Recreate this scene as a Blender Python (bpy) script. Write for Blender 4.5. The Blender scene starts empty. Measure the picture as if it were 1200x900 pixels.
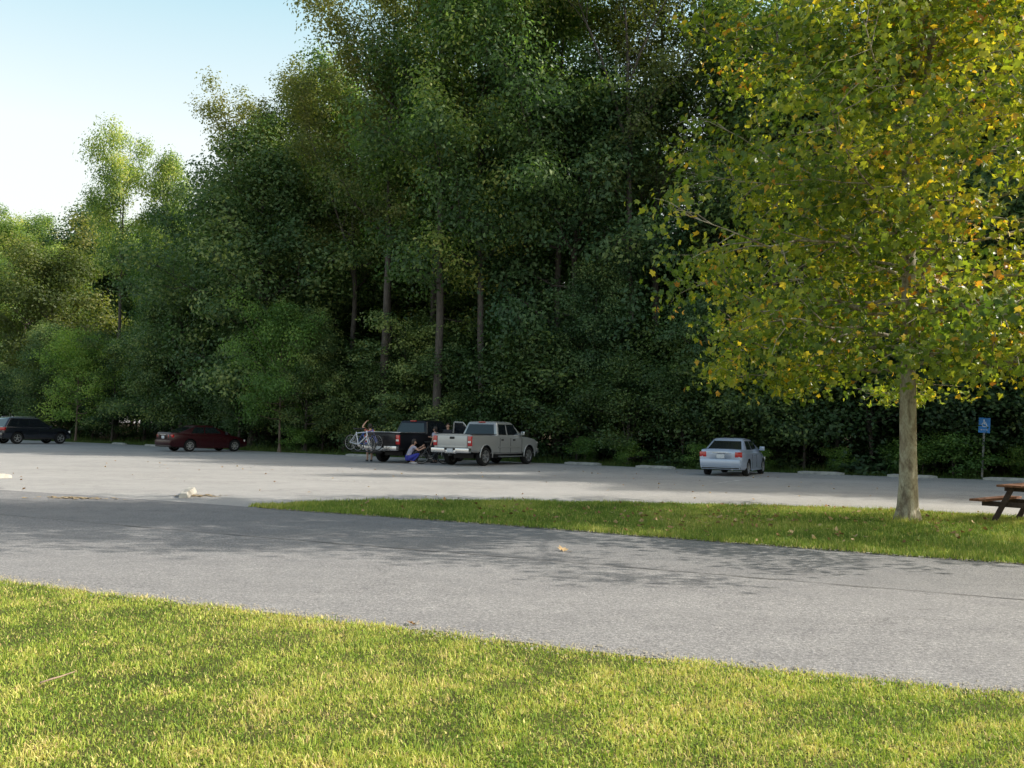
import bpy, bmesh, math, random
import numpy as np
from mathutils import Vector, Matrix

R = math.radians
scene = bpy.context.scene
COL = scene.collection
random.seed(7)

# ------------------------------------------------------------------ scene tree helpers
def tag(o, label=None, cat=None, group=None, kind=None):
    if label: o["label"] = label
    if cat: o["category"] = cat
    if group: o["group"] = group
    if kind: o["kind"] = kind
    return o

def empty(name, loc=(0, 0, 0), rz=0.0, label=None, cat=None, group=None):
    o = bpy.data.objects.new(name, None)
    o.empty_display_size = 0.3
    COL.objects.link(o)
    o.location = loc
    o.rotation_euler = (0, 0, rz)
    return tag(o, label, cat, group)

def link(name, me, mat=None, parent=None):
    o = bpy.data.objects.new(name, me)
    COL.objects.link(o)
    if mat is not None:
        if isinstance(mat, (list, tuple)):
            if len(me.materials) == 0:
                for m in mat: me.materials.append(m)
        elif len(me.materials) == 0:
            me.materials.append(mat)
    if parent: o.parent = parent
    return o

def np_mesh(name, V, F, smooth=False, attrs=None):
    V = np.asarray(V, np.float32); F = np.asarray(F, np.int32)
    n, k = F.shape
    me = bpy.data.meshes.new(name)
    me.vertices.add(len(V)); me.vertices.foreach_set("co", V.ravel())
    me.loops.add(n * k); me.loops.foreach_set("vertex_index", F.ravel())
    me.polygons.add(n); me.polygons.foreach_set("loop_start", np.arange(0, n * k, k, dtype=np.int32))
    if smooth: me.polygons.foreach_set("use_smooth", np.ones(n, bool))
    me.update(calc_edges=True)
    if attrs:
        for an, arr in attrs.items():
            a = me.attributes.new(an, "FLOAT", "POINT")
            a.data.foreach_set("value", np.asarray(arr, np.float32))
    return me

def bm_mesh(name, bm, angle=None):
    me = bpy.data.meshes.new(name)
    bm.normal_update()
    bm.to_mesh(me); bm.free()
    if angle is not None:
        me.polygons.foreach_set("use_smooth", np.ones(len(me.polygons), bool))
        me.set_sharp_from_angle(angle=R(angle))
    return me

def baked(o):
    """mesh of o with its modifiers applied; the object itself is removed"""
    dg = bpy.context.evaluated_depsgraph_get()
    dg.update()
    me = bpy.data.meshes.new_from_object(o.evaluated_get(dg))
    bpy.data.objects.remove(o)
    return me

# ------------------------------------------------------------------ bmesh shape helpers
def add_box(bm, c, s, rot=None, mi=0, bevel=0.0):
    m = Matrix.Translation(c)
    if rot is not None: m = m @ rot
    m = m @ Matrix.Diagonal((s[0], s[1], s[2], 1))
    r = bmesh.ops.create_cube(bm, size=1.0, matrix=m)
    vs = r["verts"]
    fs = {f for v in vs for f in v.link_faces}
    for f in fs: f.material_index = mi
    if bevel > 0:
        es = list({e for v in vs for e in v.link_edges})
        bmesh.ops.bevel(bm, geom=es, offset=bevel, segments=2, affect="EDGES", profile=0.6)
    return vs

def add_tube(bm, pts, rad, n=8, mi=0, caps=True):
    pts = [Vector(p) for p in pts]
    if not hasattr(rad, "__len__"): rad = [rad] * len(pts)
    rings = []
    t0 = (pts[1] - pts[0]).normalized()
    ref = Vector((0, 0, 1)) if abs(t0.z) < 0.9 else Vector((1, 0, 0))
    u = t0.cross(ref).normalized()
    for i, p in enumerate(pts):
        t = (pts[min(i + 1, len(pts) - 1)] - pts[max(i - 1, 0)]).normalized()
        u = (u - t * u.dot(t)).normalized()
        v = t.cross(u)
        rings.append([bm.verts.new(p + (u * math.cos(a) + v * math.sin(a)) * rad[i])
                      for a in [2 * math.pi * j / n for j in range(n)]])
    for a, b in zip(rings, rings[1:]):
        for j in range(n):
            f = bm.faces.new((a[j], a[(j + 1) % n], b[(j + 1) % n], b[j])); f.material_index = mi; f.smooth = True
    if caps:
        bm.faces.new(list(reversed(rings[0]))).material_index = mi
        bm.faces.new(rings[-1]).material_index = mi

def add_lathe(bm, prof, axis="x", c=(0, 0, 0), n=28, mi=0):
    """prof: list of (offset along the axis, radius); closed profile loop"""
    rings = []
    for k in range(n):
        a = 2 * math.pi * k / n
        row = []
        for d, r in prof:
            if axis == "x": p = (d, r * math.cos(a), r * math.sin(a))
            elif axis == "z": p = (r * math.cos(a), r * math.sin(a), d)
            else: p = (r * math.cos(a), d, r * math.sin(a))
            row.append(bm.verts.new(Vector(p) + Vector(c)))
        rings.append(row)
    m = len(prof)
    for k in range(n):
        A, B = rings[k], rings[(k + 1) % n]
        for j in range(m):
            f = bm.faces.new((A[j], A[(j + 1) % m], B[(j + 1) % m], B[j])); f.material_index = mi; f.smooth = True

def add_poly(bm, pts, mi=0):
    f = bm.faces.new([bm.verts.new(p) for p in pts]); f.material_index = mi
    return f

def loft(bm, rings, mi=0):
    rr = [[bm.verts.new(p) for p in r] for r in rings]
    n = len(rr[0])
    for a, b in zip(rr, rr[1:]):
        for j in range(n):
            f = bm.faces.new((a[j], a[(j + 1) % n], b[(j + 1) % n], b[j])); f.material_index = mi; f.smooth = True
    bm.faces.new(list(reversed(rr[0]))).material_index = mi
    bm.faces.new(rr[-1]).material_index = mi
    bmesh.ops.recalc_face_normals(bm, faces=bm.faces[:])

# ------------------------------------------------------------------ materials
def new_mat(name):
    m = bpy.data.materials.new(name); m.use_nodes = True
    nt = m.node_tree
    return m, nt, nt.nodes, nt.links, nt.nodes["Principled BSDF"]

def simple(name, col, rough=0.5, metal=0.0, spec=0.5, coat=0.0, var=0.08, scale=6.0):
    m, nt, N, L, b = new_mat(name)
    tc = N.new("ShaderNodeTexCoord"); no = N.new("ShaderNodeTexNoise")
    no.inputs["Scale"].default_value = scale; no.inputs["Detail"].default_value = 5
    L.new(tc.outputs["Object"], no.inputs["Vector"])
    r = N.new("ShaderNodeValToRGB")
    r.color_ramp.elements[0].position = 0.3; r.color_ramp.elements[1].position = 0.72
    r.color_ramp.elements[0].color = [max(0, c * (1 - var)) for c in col] + [1]
    r.color_ramp.elements[1].color = [min(1, c * (1 + var)) for c in col] + [1]
    L.new(no.outputs["Fac"], r.inputs["Fac"]); L.new(r.outputs["Color"], b.inputs["Base Color"])
    b.inputs["Roughness"].default_value = rough; b.inputs["Metallic"].default_value = metal
    b.inputs["Specular IOR Level"].default_value = spec
    b.inputs["Coat Weight"].default_value = coat; b.inputs["Coat Roughness"].default_value = 0.04
    return m

def ramp(N, stops):
    r = N.new("ShaderNodeValToRGB"); e = r.color_ramp.elements
    while len(e) < len(stops): e.new(0.5)
    for x, (p, c) in zip(e, stops):
        x.position = p; x.color = (c[0], c[1], c[2], 1)
    return r

def noise(N, L, vec, scale, detail=4, rough=0.55, dist=0.0):
    n = N.new("ShaderNodeTexNoise")
    n.inputs["Scale"].default_value = scale; n.inputs["Detail"].default_value = detail
    n.inputs["Roughness"].default_value = rough; n.inputs["Distortion"].default_value = dist
    L.new(vec, n.inputs["Vector"])
    return n.outputs["Fac"]

def mixc(N, L, fac, a, b, mode="MIX"):
    m = N.new("ShaderNodeMix"); m.data_type = "RGBA"; m.blend_type = mode
    for sock, v in ((m.inputs[0], fac), (m.inputs[6], a), (m.inputs[7], b)):
        if hasattr(v, "is_output"): L.new(v, sock)
        elif hasattr(v, "__len__"): sock.default_value = (v[0], v[1], v[2], 1)
        else: sock.default_value = v
    return m.outputs[2]

def mathn(N, L, op, a, b=0.0):
    m = N.new("ShaderNodeMath"); m.operation = op
    for s, v in ((m.inputs[0], a), (m.inputs[1], b)):
        if hasattr(v, "is_output"): L.new(v, s)
        else: s.default_value = v
    return m.outputs[0]

def leaf_mat(name, stops, trans=0.35, tcol=(1.5, 1.7, 0.6), rough=0.5, objvar=0.42, spec=0.35):
    m, nt, N, L, b = new_mat(name)
    at = N.new("ShaderNodeAttribute"); at.attribute_name = "tone"
    oi = N.new("ShaderNodeObjectInfo")
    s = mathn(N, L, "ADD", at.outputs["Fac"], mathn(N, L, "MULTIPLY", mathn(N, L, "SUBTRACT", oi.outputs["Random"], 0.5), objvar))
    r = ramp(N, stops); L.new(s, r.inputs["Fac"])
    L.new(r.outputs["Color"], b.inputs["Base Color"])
    b.inputs["Roughness"].default_value = rough; b.inputs["Specular IOR Level"].default_value = spec
    tr = N.new("ShaderNodeBsdfTranslucent")
    L.new(mixc(N, L, 1.0, r.outputs["Color"], tcol, "MULTIPLY"), tr.inputs["Color"])
    ms = N.new("ShaderNodeMixShader"); ms.inputs[0].default_value = trans
    L.new(b.outputs[0], ms.inputs[1]); L.new(tr.outputs[0], ms.inputs[2])
    L.new(ms.outputs[0], N["Material Output"].inputs["Surface"])
    return m

def bark_mat(name, c1, c2, sx=18, sz=3.0, bump=0.4):
    m, nt, N, L, b = new_mat(name)
    tc = N.new("ShaderNodeTexCoord"); mp = N.new("ShaderNodeMapping")
    mp.inputs["Scale"].default_value = (sx, sx, sz); L.new(tc.outputs["Object"], mp.inputs["Vector"])
    f = noise(N, L, mp.outputs[0], 1.0, 6, 0.65, 0.4)
    r = ramp(N, [(0.3, c1), (0.7, c2)]); L.new(f, r.inputs["Fac"])
    L.new(r.outputs["Color"], b.inputs["Base Color"]); b.inputs["Roughness"].default_value = 0.9
    bp = N.new("ShaderNodeBump"); bp.inputs["Strength"].default_value = bump; bp.inputs["Distance"].default_value = 0.03
    L.new(f, bp.inputs["Height"]); L.new(bp.outputs[0], b.inputs["Normal"])
    return m

M = {}
# leaves: tone 0..1
M["leaf_forest"] = leaf_mat("forest_leaf", [(0.0, (0.062, 0.116, 0.049)), (0.4, (0.152, 0.238, 0.084)), (0.75, (0.350, 0.420, 0.123)), (1.0, (0.608, 0.578, 0.183))], trans=0.42, tcol=(1.3, 1.6, 0.5))
M["leaf_dark"] = leaf_mat("dark_leaf", [(0.0, (0.048, 0.105, 0.048)), (0.5, (0.118, 0.193, 0.074)), (1.0, (0.314, 0.368, 0.116))], trans=0.3, tcol=(1.2, 1.5, 0.6))
M["leaf_pale"] = leaf_mat("pale_leaf", [(0.0, (0.060, 0.093, 0.032)), (0.5, (0.152, 0.192, 0.060)), (1.0, (0.330, 0.317, 0.113))], trans=0.45, tcol=(1.3, 1.4, 0.5))
M["leaf_small"] = leaf_mat("small_tree_leaf", [(0.0, (0.086, 0.174, 0.045)), (0.5, (0.194, 0.318, 0.074)), (1.0, (0.389, 0.493, 0.113))], trans=0.35)
M["leaf_shrub"] = leaf_mat("shrub_leaf", [(0.0, (0.022, 0.052, 0.021)), (0.5, (0.059, 0.109, 0.037)), (1.0, (0.140, 0.194, 0.051))], trans=0.25, tcol=(1.2, 1.5, 0.6))
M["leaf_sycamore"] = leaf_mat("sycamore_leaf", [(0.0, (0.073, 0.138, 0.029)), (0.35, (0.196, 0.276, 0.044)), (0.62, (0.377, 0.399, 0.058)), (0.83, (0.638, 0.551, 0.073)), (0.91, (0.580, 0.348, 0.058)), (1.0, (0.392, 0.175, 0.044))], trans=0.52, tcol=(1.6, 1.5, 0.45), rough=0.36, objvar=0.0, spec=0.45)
M["bark_dark"] = bark_mat("dark_bark", (0.04, 0.034, 0.029), (0.14, 0.12, 0.105))
M["bark_brown"] = bark_mat("brown_bark", (0.09, 0.065, 0.05), (0.24, 0.18, 0.14))
M["twig"] = bark_mat("dry_twig", (0.25, 0.17, 0.12), (0.42, 0.32, 0.24), 40, 40, 0.2)

def sycamore_bark():
    m, nt, N, L, b = new_mat("sycamore_bark")
    tc = N.new("ShaderNodeTexCoord"); v = tc.outputs["Object"]
    mp = N.new("ShaderNodeMapping"); mp.inputs["Scale"].default_value = (1, 1, 0.45); L.new(v, mp.inputs["Vector"]); v2 = mp.outputs[0]
    patch = noise(N, L, v2, 5.5, 5, 0.6, 0.8)
    fine = noise(N, L, v2, 45, 5, 0.6)
    big = ramp(N, [(0.34, (0.17, 0.13, 0.095)), (0.44, (0.30, 0.255, 0.185)), (0.52, (0.43, 0.39, 0.29)), (0.70, (0.54, 0.51, 0.41))])
    L.new(patch, big.inputs["Fac"])
    fr = ramp(N, [(0.3, (0.62, 0.60, 0.58)), (0.65, (1, 1, 1))]); L.new(fine, fr.inputs["Fac"])
    c = mixc(N, L, 1.0, big.outputs["Color"], fr.outputs["Color"], "MULTIPLY")
    spot = noise(N, L, v2, 3.2, 2, 0.5, 0.3)
    sr = ramp(N, [(0.60, (0, 0, 0)), (0.68, (1, 1, 1))]); L.new(spot, sr.inputs["Fac"])
    c = mixc(N, L, mathn(N, L, "MULTIPLY", sr.outputs["Color"], 0.75), c, (0.12, 0.085, 0.06))
    L.new(c, b.inputs["Base Color"]); b.inputs["Roughness"].default_value = 0.85
    bp = N.new("ShaderNodeBump"); bp.inputs["Strength"].default_value = 0.5; bp.inputs["Distance"].default_value = 0.02
    L.new(mathn(N, L, "ADD", patch, mathn(N, L, "MULTIPLY", fine, 0.5)), bp.inputs["Height"]); L.new(bp.outputs[0], b.inputs["Normal"])
    return m

def asphalt(name, base, speck, pale, pale_amt, stretch=None, rot=0.0, crack=0.0, grit=0.0):
    m, nt, N, L, b = new_mat(name)
    tc = N.new("ShaderNodeTexCoord"); v = tc.outputs["Object"]
    agg = noise(N, L, v, 70, 3, 0.8); agg2 = noise(N, L, v, 30, 4, 0.8)
    med = noise(N, L, v, 2.6, 6, 0.6); big = noise(N, L, v, 0.33, 5, 0.6, 0.6)
    r1 = ramp(N, [(0.30, [c * 0.62 for c in base]), (0.50, base), (0.66, speck)]); L.new(agg, r1.inputs["Fac"])
    r2 = ramp(N, [(0.34, (0.62, 0.62, 0.63)), (0.50, (1, 1, 1)), (0.66, (1.32, 1.30, 1.27))]); L.new(agg2, r2.inputs["Fac"])
    c = mixc(N, L, 1.0, r1.outputs["Color"], r2.outputs["Color"], "MULTIPLY")
    r3 = ramp(N, [(0.3, (0.86, 0.86, 0.87)), (0.7, (1.10, 1.10, 1.09))]); L.new(med, r3.inputs["Fac"])
    c = mixc(N, L, 1.0, c, r3.outputs["Color"], "MULTIPLY")
    r4 = ramp(N, [(0.36, (0, 0, 0)), (0.66, (1, 1, 1))]); L.new(big, r4.inputs["Fac"])
    c = mixc(N, L, mathn(N, L, "MULTIPLY", r4.outputs["Color"], pale_amt), c, pale)
    if stretch:
        mp = N.new("ShaderNodeMapping"); mp.inputs["Rotation"].default_value = (0, 0, rot); mp.inputs["Scale"].default_value = stretch
        L.new(v, mp.inputs["Vector"])
        st = noise(N, L, mp.outputs[0], 1.0, 5, 0.6, 0.2)
        r5 = ramp(N, [(0.32, (0.92, 0.92, 0.925)), (0.52, (1, 1, 1)), (0.72, (1.05, 1.05, 1.05))]); L.new(st, r5.inputs["Fac"])
        c = mixc(N, L, 1.0, c, r5.outputs["Color"], "MULTIPLY")
    if grit > 0:
        g = noise(N, L, v, 7.5, 6, 0.85); gm = noise(N, L, v, 0.22, 3, 0.6)
        gr = ramp(N, [(0.60, (0, 0, 0)), (0.68, (1, 1, 1))]); L.new(g, gr.inputs["Fac"])
        gmr = ramp(N, [(0.42, (0, 0, 0)), (0.62, (1, 1, 1))]); L.new(gm, gmr.inputs["Fac"])
        c = mixc(N, L, mathn(N, L, "MULTIPLY", mathn(N, L, "MULTIPLY", gr.outputs["Color"], gmr.outputs["Color"]), grit), c, (0.62, 0.60, 0.55))
    if crack > 0:
        vo = N.new("ShaderNodeTexVoronoi"); vo.feature = "DISTANCE_TO_EDGE"; vo.inputs["Scale"].default_value = 0.28
        ds = N.new("ShaderNodeMapping"); L.new(v, ds.inputs["Vector"])
        nz = N.new("ShaderNodeTexNoise"); nz.inputs["Scale"].default_value = 1.2; nz.inputs["Detail"].default_value = 6; L.new(v, nz.inputs["Vector"])
        va = N.new("ShaderNodeVectorMath"); va.operation = "MULTIPLY_ADD"; va.inputs[1].default_value = (1.6, 1.6, 0)
        L.new(nz.outputs["Color"], va.inputs[0]); L.new(v, va.inputs[2]); L.new(va.outputs[0], vo.inputs["Vector"])
        cr = ramp(N, [(0.0, (1, 1, 1)), (0.004, (0, 0, 0))]); L.new(vo.outputs["Distance"], cr.inputs["Fac"])
        brk = ramp(N, [(0.48, (0, 0, 0)), (0.56, (1, 1, 1))]); L.new(noise(N, L, v, 0.5, 3), brk.inputs["Fac"])
        c = mixc(N, L, mathn(N, L, "MULTIPLY", mathn(N, L, "MULTIPLY", cr.outputs["Color"], brk.outputs["Color"]), crack), c, (0.05, 0.048, 0.045))
    L.new(c, b.inputs["Base Color"]); b.inputs["Roughness"].default_value = 0.88; b.inputs["Specular IOR Level"].default_value = 0.25
    bp = N.new("ShaderNodeBump"); bp.inputs["Strength"].default_value = 0.55; bp.inputs["Distance"].default_value = 0.008
    L.new(mathn(N, L, "ADD", agg, agg2), bp.inputs["Height"]); L.new(bp.outputs[0], b.inputs["Normal"])
    return m

def ground_mat(name, stops, scale, fine=25):
    m, nt, N, L, b = new_mat(name)
    tc = N.new("ShaderNodeTexCoord"); v = tc.outputs["Object"]
    a = noise(N, L, v, scale, 6, 0.65); f = noise(N, L, v, fine, 5, 0.7)
    r = ramp(N, stops); L.new(mathn(N, L, "ADD", mathn(N, L, "MULTIPLY", a, 0.55), mathn(N, L, "MULTIPLY", f, 0.45)), r.inputs["Fac"])
    L.new(r.outputs["Color"], b.inputs["Base Color"]); b.inputs["Roughness"].default_value = 0.95; b.inputs["Specular IOR Level"].default_value = 0.1
    bp = N.new("ShaderNodeBump"); bp.inputs["Strength"].default_value = 0.7; bp.inputs["Distance"].default_value = 0.04
    L.new(f, bp.inputs["Height"]); L.new(bp.outputs[0], b.inputs["Normal"])
    return m

def grass_mat(name, stops, trans=0.3):
    return leaf_mat(name, stops, trans=trans, tcol=(1.15, 1.15, 0.7), rough=0.55, objvar=0.0, spec=0.3)

M["bark_sycamore"] = sycamore_bark()
M["asphalt_drive"] = asphalt("drive_asphalt", (0.240, 0.236, 0.236), (0.48, 0.47, 0.462), (0.275, 0.27, 0.268), 0.3, (0.10, 1.1, 1), R(28), 0.25)
M["asphalt_drive_old"] = asphalt("older_drive_asphalt", (0.215, 0.212, 0.213), (0.43, 0.424, 0.418), (0.245, 0.242, 0.24), 0.3, (0.10, 1.4, 1), R(28), 0.3)
M["asphalt_lot"] = asphalt("lot_asphalt", (0.345, 0.336, 0.325), (0.61, 0.595, 0.57), (0.45, 0.44, 0.425), 0.5, (0.09, 0.6, 1), R(30), 0.6, 0.8)
M["soil"] = ground_mat("woodland_soil", [(0.3, (0.03, 0.022, 0.014)), (0.6, (0.075, 0.055, 0.032)), (0.75, (0.12, 0.09, 0.05))], 0.8)
M["turf"] = ground_mat("turf_soil", [(0.3, (0.045, 0.055, 0.018)), (0.55, (0.12, 0.125, 0.04)), (0.75, (0.23, 0.19, 0.09))], 1.6, 60)
M["grass_near"] = grass_mat("lawn_blade", [(0.0, (0.140, 0.252, 0.031)), (0.35, (0.376, 0.502, 0.076)), (0.65, (0.629, 0.642, 0.140)), (0.84, (0.865, 0.755, 0.306)), (1.0, (0.642, 0.446, 0.252))])
M["grass_island"] = grass_mat("island_blade", [(0.0, (0.105, 0.193, 0.030)), (0.45, (0.283, 0.388, 0.067)), (0.75, (0.507, 0.522, 0.120)), (1.0, (0.745, 0.626, 0.268))])
M["grass_verge"] = grass_mat("verge_blade", [(0.0, (0.046, 0.098, 0.023)), (0.6, (0.111, 0.176, 0.039)), (1.0, (0.286, 0.273, 0.098))])
M["litter"] = grass_mat("fallen_leaf_litter", [(0.0, (0.22, 0.12, 0.05)), (0.5, (0.42, 0.26, 0.12)), (1.0, (0.62, 0.45, 0.25))], 0.15)
M["concrete"] = simple("wheel_stop_concrete", (0.50, 0.48, 0.43), 0.9, var=0.22, scale=7, spec=0.2)
M["concrete_dark"] = simple("weathered_concrete", (0.33, 0.33, 0.31), 0.9, var=0.3, scale=6, spec=0.2)
M["line_paint"] = simple("worn_line_paint", (0.64, 0.63, 0.60), 0.85, var=0.3, scale=5, spec=0.2)
M["sand"] = ground_mat("sandy_debris", [(0.3, (0.30, 0.22, 0.13)), (0.7, (0.55, 0.45, 0.30))], 6, 40)
# vehicles
M["paint_silver"] = simple("silver_pewter_paint", (0.40, 0.41, 0.41), 0.32, 0.35, 0.5, 0.6, 0.03, 2)
M["paint_white"] = simple("silver_blue_paint", (0.40, 0.47, 0.60), 0.30, 0.30, 0.5, 0.6, 0.03, 2)
M["paint_black"] = simple("black_paint", (0.007, 0.008, 0.012), 0.30, 0.0, 0.35, 0.15, 0.05, 2)
M["paint_navy"] = simple("dark_navy_paint", (0.010, 0.012, 0.020), 0.22, 0.0, 0.5, 1.0, 0.05, 2)
M["paint_red"] = simple("deep_red_paint", (0.030, 0.003, 0.006), 0.32, 0.0, 0.3, 0.15, 0.05, 2)
M["glass"] = simple("dark_car_glass", (0.010, 0.013, 0.018), 0.06, 0.0, 0.75, 0.0, 0.1, 2)
M["tyre"] = simple("tyre_rubber", (0.016, 0.016, 0.017), 0.85, spec=0.3)
M["rim"] = simple("alloy_rim", (0.52, 0.52, 0.53), 0.34, 0.8, var=0.06)
M["rim_dark"] = simple("dark_steel_rim", (0.16, 0.16, 0.17), 0.45, 0.6)
M["chrome"] = simple("chrome_bumper", (0.62, 0.63, 0.65), 0.2, 0.9, var=0.05)
M["trim"] = simple("black_plastic_trim", (0.016, 0.016, 0.018), 0.6)
M["red_lens"] = simple("red_tail_lens", (0.48, 0.018, 0.018), 0.18, spec=0.6, coat=0.6, var=0.15, scale=30)
M["white_lens"] = simple("clear_lens", (0.72, 0.72, 0.70), 0.15, spec=0.7, coat=0.6)
M["plate"] = simple("licence_plate", (0.60, 0.63, 0.68), 0.4, var=0.12, scale=50)
M["bed_liner"] = simple("bed_liner", (0.03, 0.03, 0.032), 0.8)
# furniture, people, bikes
M["wood_red"] = bark_mat("stained_table_wood", (0.13, 0.055, 0.035), (0.31, 0.155, 0.095), 14, 14, 0.15)
M["table_frame"] = bark_mat("dark_table_frame", (0.035, 0.025, 0.022), (0.09, 0.06, 0.05), 20, 20, 0.15)
M["sign_blue"] = simple("sign_blue", (0.03, 0.24, 0.68), 0.35, var=0.06)
M["sign_white"] = simple("sign_white", (0.80, 0.82, 0.84), 0.4, var=0.05)
M["galv"] = simple("galvanised_post", (0.25, 0.26, 0.27), 0.5, 0.6, var=0.15)
M["skin"] = simple("skin", (0.55, 0.33, 0.24), 0.55, var=0.06)
M["hair"] = simple("dark_hair", (0.022, 0.015, 0.011), 0.5, var=0.3, scale=60)
M["shirt_lavender"] = simple("lavender_shirt", (0.36, 0.36, 0.47), 0.85, var=0.12, scale=14)
M["shirt_coral"] = simple("coral_shirt", (0.56, 0.17, 0.11), 0.85, var=0.12, scale=14)
M["shirt_dark"] = simple("dark_shirt", (0.03, 0.032, 0.042), 0.85, var=0.2, scale=14)
M["pants_blue"] = simple("blue_leggings", (0.035, 0.045, 0.33), 0.8, var=0.12, scale=14)
M["pants_dark"] = simple("dark_shorts", (0.022, 0.024, 0.032), 0.85, var=0.2, scale=14)
M["shoe"] = simple("pale_shoe", (0.50, 0.50, 0.52), 0.6)
M["shoe_dark"] = simple("dark_shoe", (0.03, 0.03, 0.03), 0.6)
M["bike_white"] = simple("white_bike_paint", (0.62, 0.67, 0.75), 0.3, coat=0.6)
M["bike_blue"] = simple("blue_bike_paint", (0.05, 0.10, 0.42), 0.3, coat=0.6)
M["bike_dark"] = simple("dark_bike_paint", (0.03, 0.03, 0.035), 0.3, coat=0.6)
M["steel"] = simple("bike_steel", (0.45, 0.45, 0.46), 0.35, 0.8)

# ------------------------------------------------------------------ value noise for ground cover colours
def vnoise(x, y, scale, seed):
    rg = np.random.default_rng(seed); T = rg.random((64, 64))
    X = x / scale + 1000; Y = y / scale + 1000
    xi = np.floor(X).astype(int); yi = np.floor(Y).astype(int); fx = X - xi; fy = Y - yi
    fx = fx * fx * (3 - 2 * fx); fy = fy * fy * (3 - 2 * fy)
    a = T[xi % 64, yi % 64]; b = T[(xi + 1) % 64, yi % 64]; c = T[xi % 64, (yi + 1) % 64]; d = T[(xi + 1) % 64, (yi + 1) % 64]
    return (a * (1 - fx) + b * fx) * (1 - fy) + (c * (1 - fx) + d * fx) * fy

# ------------------------------------------------------------------ ground
EDGE = [(-60, 92), (-44, 76), (-36.5, 71.0), (-28.5, 66.2), (-22, 60.6), (-15.3, 55.2), (-9.3, 50.8), (-3, 47.2), (1.7, 44.6), (6.5, 41.4), (12.8, 38.5), (19.7, 35.9), (24.6, 31.2), (28, 25.0), (33, 22.0), (46, 19.5), (60, 14)]
LAWN = [(-40, 25.5), (-16, 14.2), (-9.5, 11.3), (-5.05, 9.24), (-3.76, 8.60), (-2.14, 7.93), (-0.77, 7.34), (0.29, 6.85), (1.5, 6.40), (2.53, 6.06), (3.23, 5.84), (5.5, 5.05), (9, 3.7), (16, 0.8), (40, -9)]
ISL_LOW = [(-4.86, 17.75), (-4.5, 17.5), (-3.73, 17.1), (-2.22, 16.42), (0.05, 15.28), (2.0, 14.2), (3.72, 13.31), (5.2, 12.5), (6.59, 11.87), (9, 10.75), (13, 8.9), (20, 5.6)]
ISL_UP = [(-4.75, 18.2), (-4.14, 18.95), (-3.0, 19.7), (-1.81, 20.15), (0, 20.4), (1.94, 20.5), (5.64, 20.4), (8.44, 20.0), (10.51, 19.0), (14, 17.4), (22, 13.8)]

def sheet(name, pts, z, mat):
    bm = bmesh.new()
    f = bm.faces.new([bm.verts.new((x, y, z)) for x, y in pts])
    if f.normal.z < 0: f.normal_flip()
    bm.normal_update()
    if f.normal.z < 0: f.normal_flip()
    bmesh.ops.triangulate(bm, faces=bm.faces[:])
    return tag(link(name, bm_mesh(name, bm), mat), kind="structure")

sheet("ground", [(-700, -300), (700, -300), (700, 900), (-700, 900)], -0.03, M["soil"])
def jag(pts, step, amp, seed):
    """a polyline cut into short steps with an uneven edge"""
    rg = random.Random(seed); out = []
    for (x0, y0), (x1, y1) in zip(pts, pts[1:]):
        d = math.hypot(x1 - x0, y1 - y0); n = max(1, int(d / step)) if max(abs(x0), abs(x1)) < 25 else 1
        for k in range(n):
            t = k / n; o = rg.gauss(0, amp)
            out.append((x0 + (x1 - x0) * t - (y1 - y0) / d * o, y0 + (y1 - y0) * t + (x1 - x0) / d * o))
    return out + [pts[-1]]
lot_pts = jag(EDGE, 0.8, 0.06, 1) + [(60, -30), (-60, -30)]
sheet("parking_lot", lot_pts, 0.0, M["asphalt_lot"])
# the access drive, one sheet above the lot, and the later strip laid along its near lane
DRIVE_FAR = [(-40, 31), (-24, 25.6), (-14, 22.0), (-8.5, 19.6), (-4.86, 17.8)] + ISL_LOW[1:]
sheet("access_drive", DRIVE_FAR + [(40, -4), (40, -14), (-40, 22)], 0.004, M["asphalt_drive_old"])
SEAM = [(-40, 29), (-20, 20.4), (-8, 15.2), (-3.8, 13.2), (0, 11.55), (3.2, 10.1), (6.0, 8.85), (9, 7.5), (16, 4.3), (40, -6.5)]
sheet("drive_lane", jag(SEAM, 0.5, 0.02, 2) + [(40, -14), (-40, 22)], 0.008, M["asphalt_drive"])
bm = bmesh.new(); rg = random.Random(8)
for (x0, y0), (x1, y1) in zip(SEAM[1:], SEAM[2:]):
    n = max(2, int(math.hypot(x1 - x0, y1 - y0) / 0.25))
    for k in range(n):
        a, b_ = k / n, (k + 1) / n; w0 = 0.022 + 0.012 * rg.random()
        add_poly(bm, [(x0 + (x1 - x0) * a, y0 + (y1 - y0) * a - 0.012, 0.012), (x0 + (x1 - x0) * b_, y0 + (y1 - y0) * b_ - 0.012, 0.012), (x0 + (x1 - x0) * b_, y0 + (y1 - y0) * b_ + w0, 0.012), (x0 + (x1 - x0) * a, y0 + (y1 - y0) * a + w0, 0.012)])
tag(link("road_seam", bm_mesh("road_seam", bm), simple("seam_tar", (0.16, 0.157, 0.155), 0.9, var=0.35, scale=9, spec=0.2)), kind="structure")
lawn_poly = jag(LAWN, 0.25, 0.03, 3)
sheet("lawn_soil", lawn_poly + [(40, -40), (-40, -40)], 0.014, M["turf"])
sheet("island_soil", jag(ISL_LOW, 0.3, 0.03, 4) + jag(ISL_UP, 0.3, 0.04, 5)[::-1], 0.012, M["turf"])

def poly_y(pts, x):
    xs = np.array([p[0] for p in pts]); ys = np.array([p[1] for p in pts])
    return np.interp(x, xs, ys)

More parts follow.
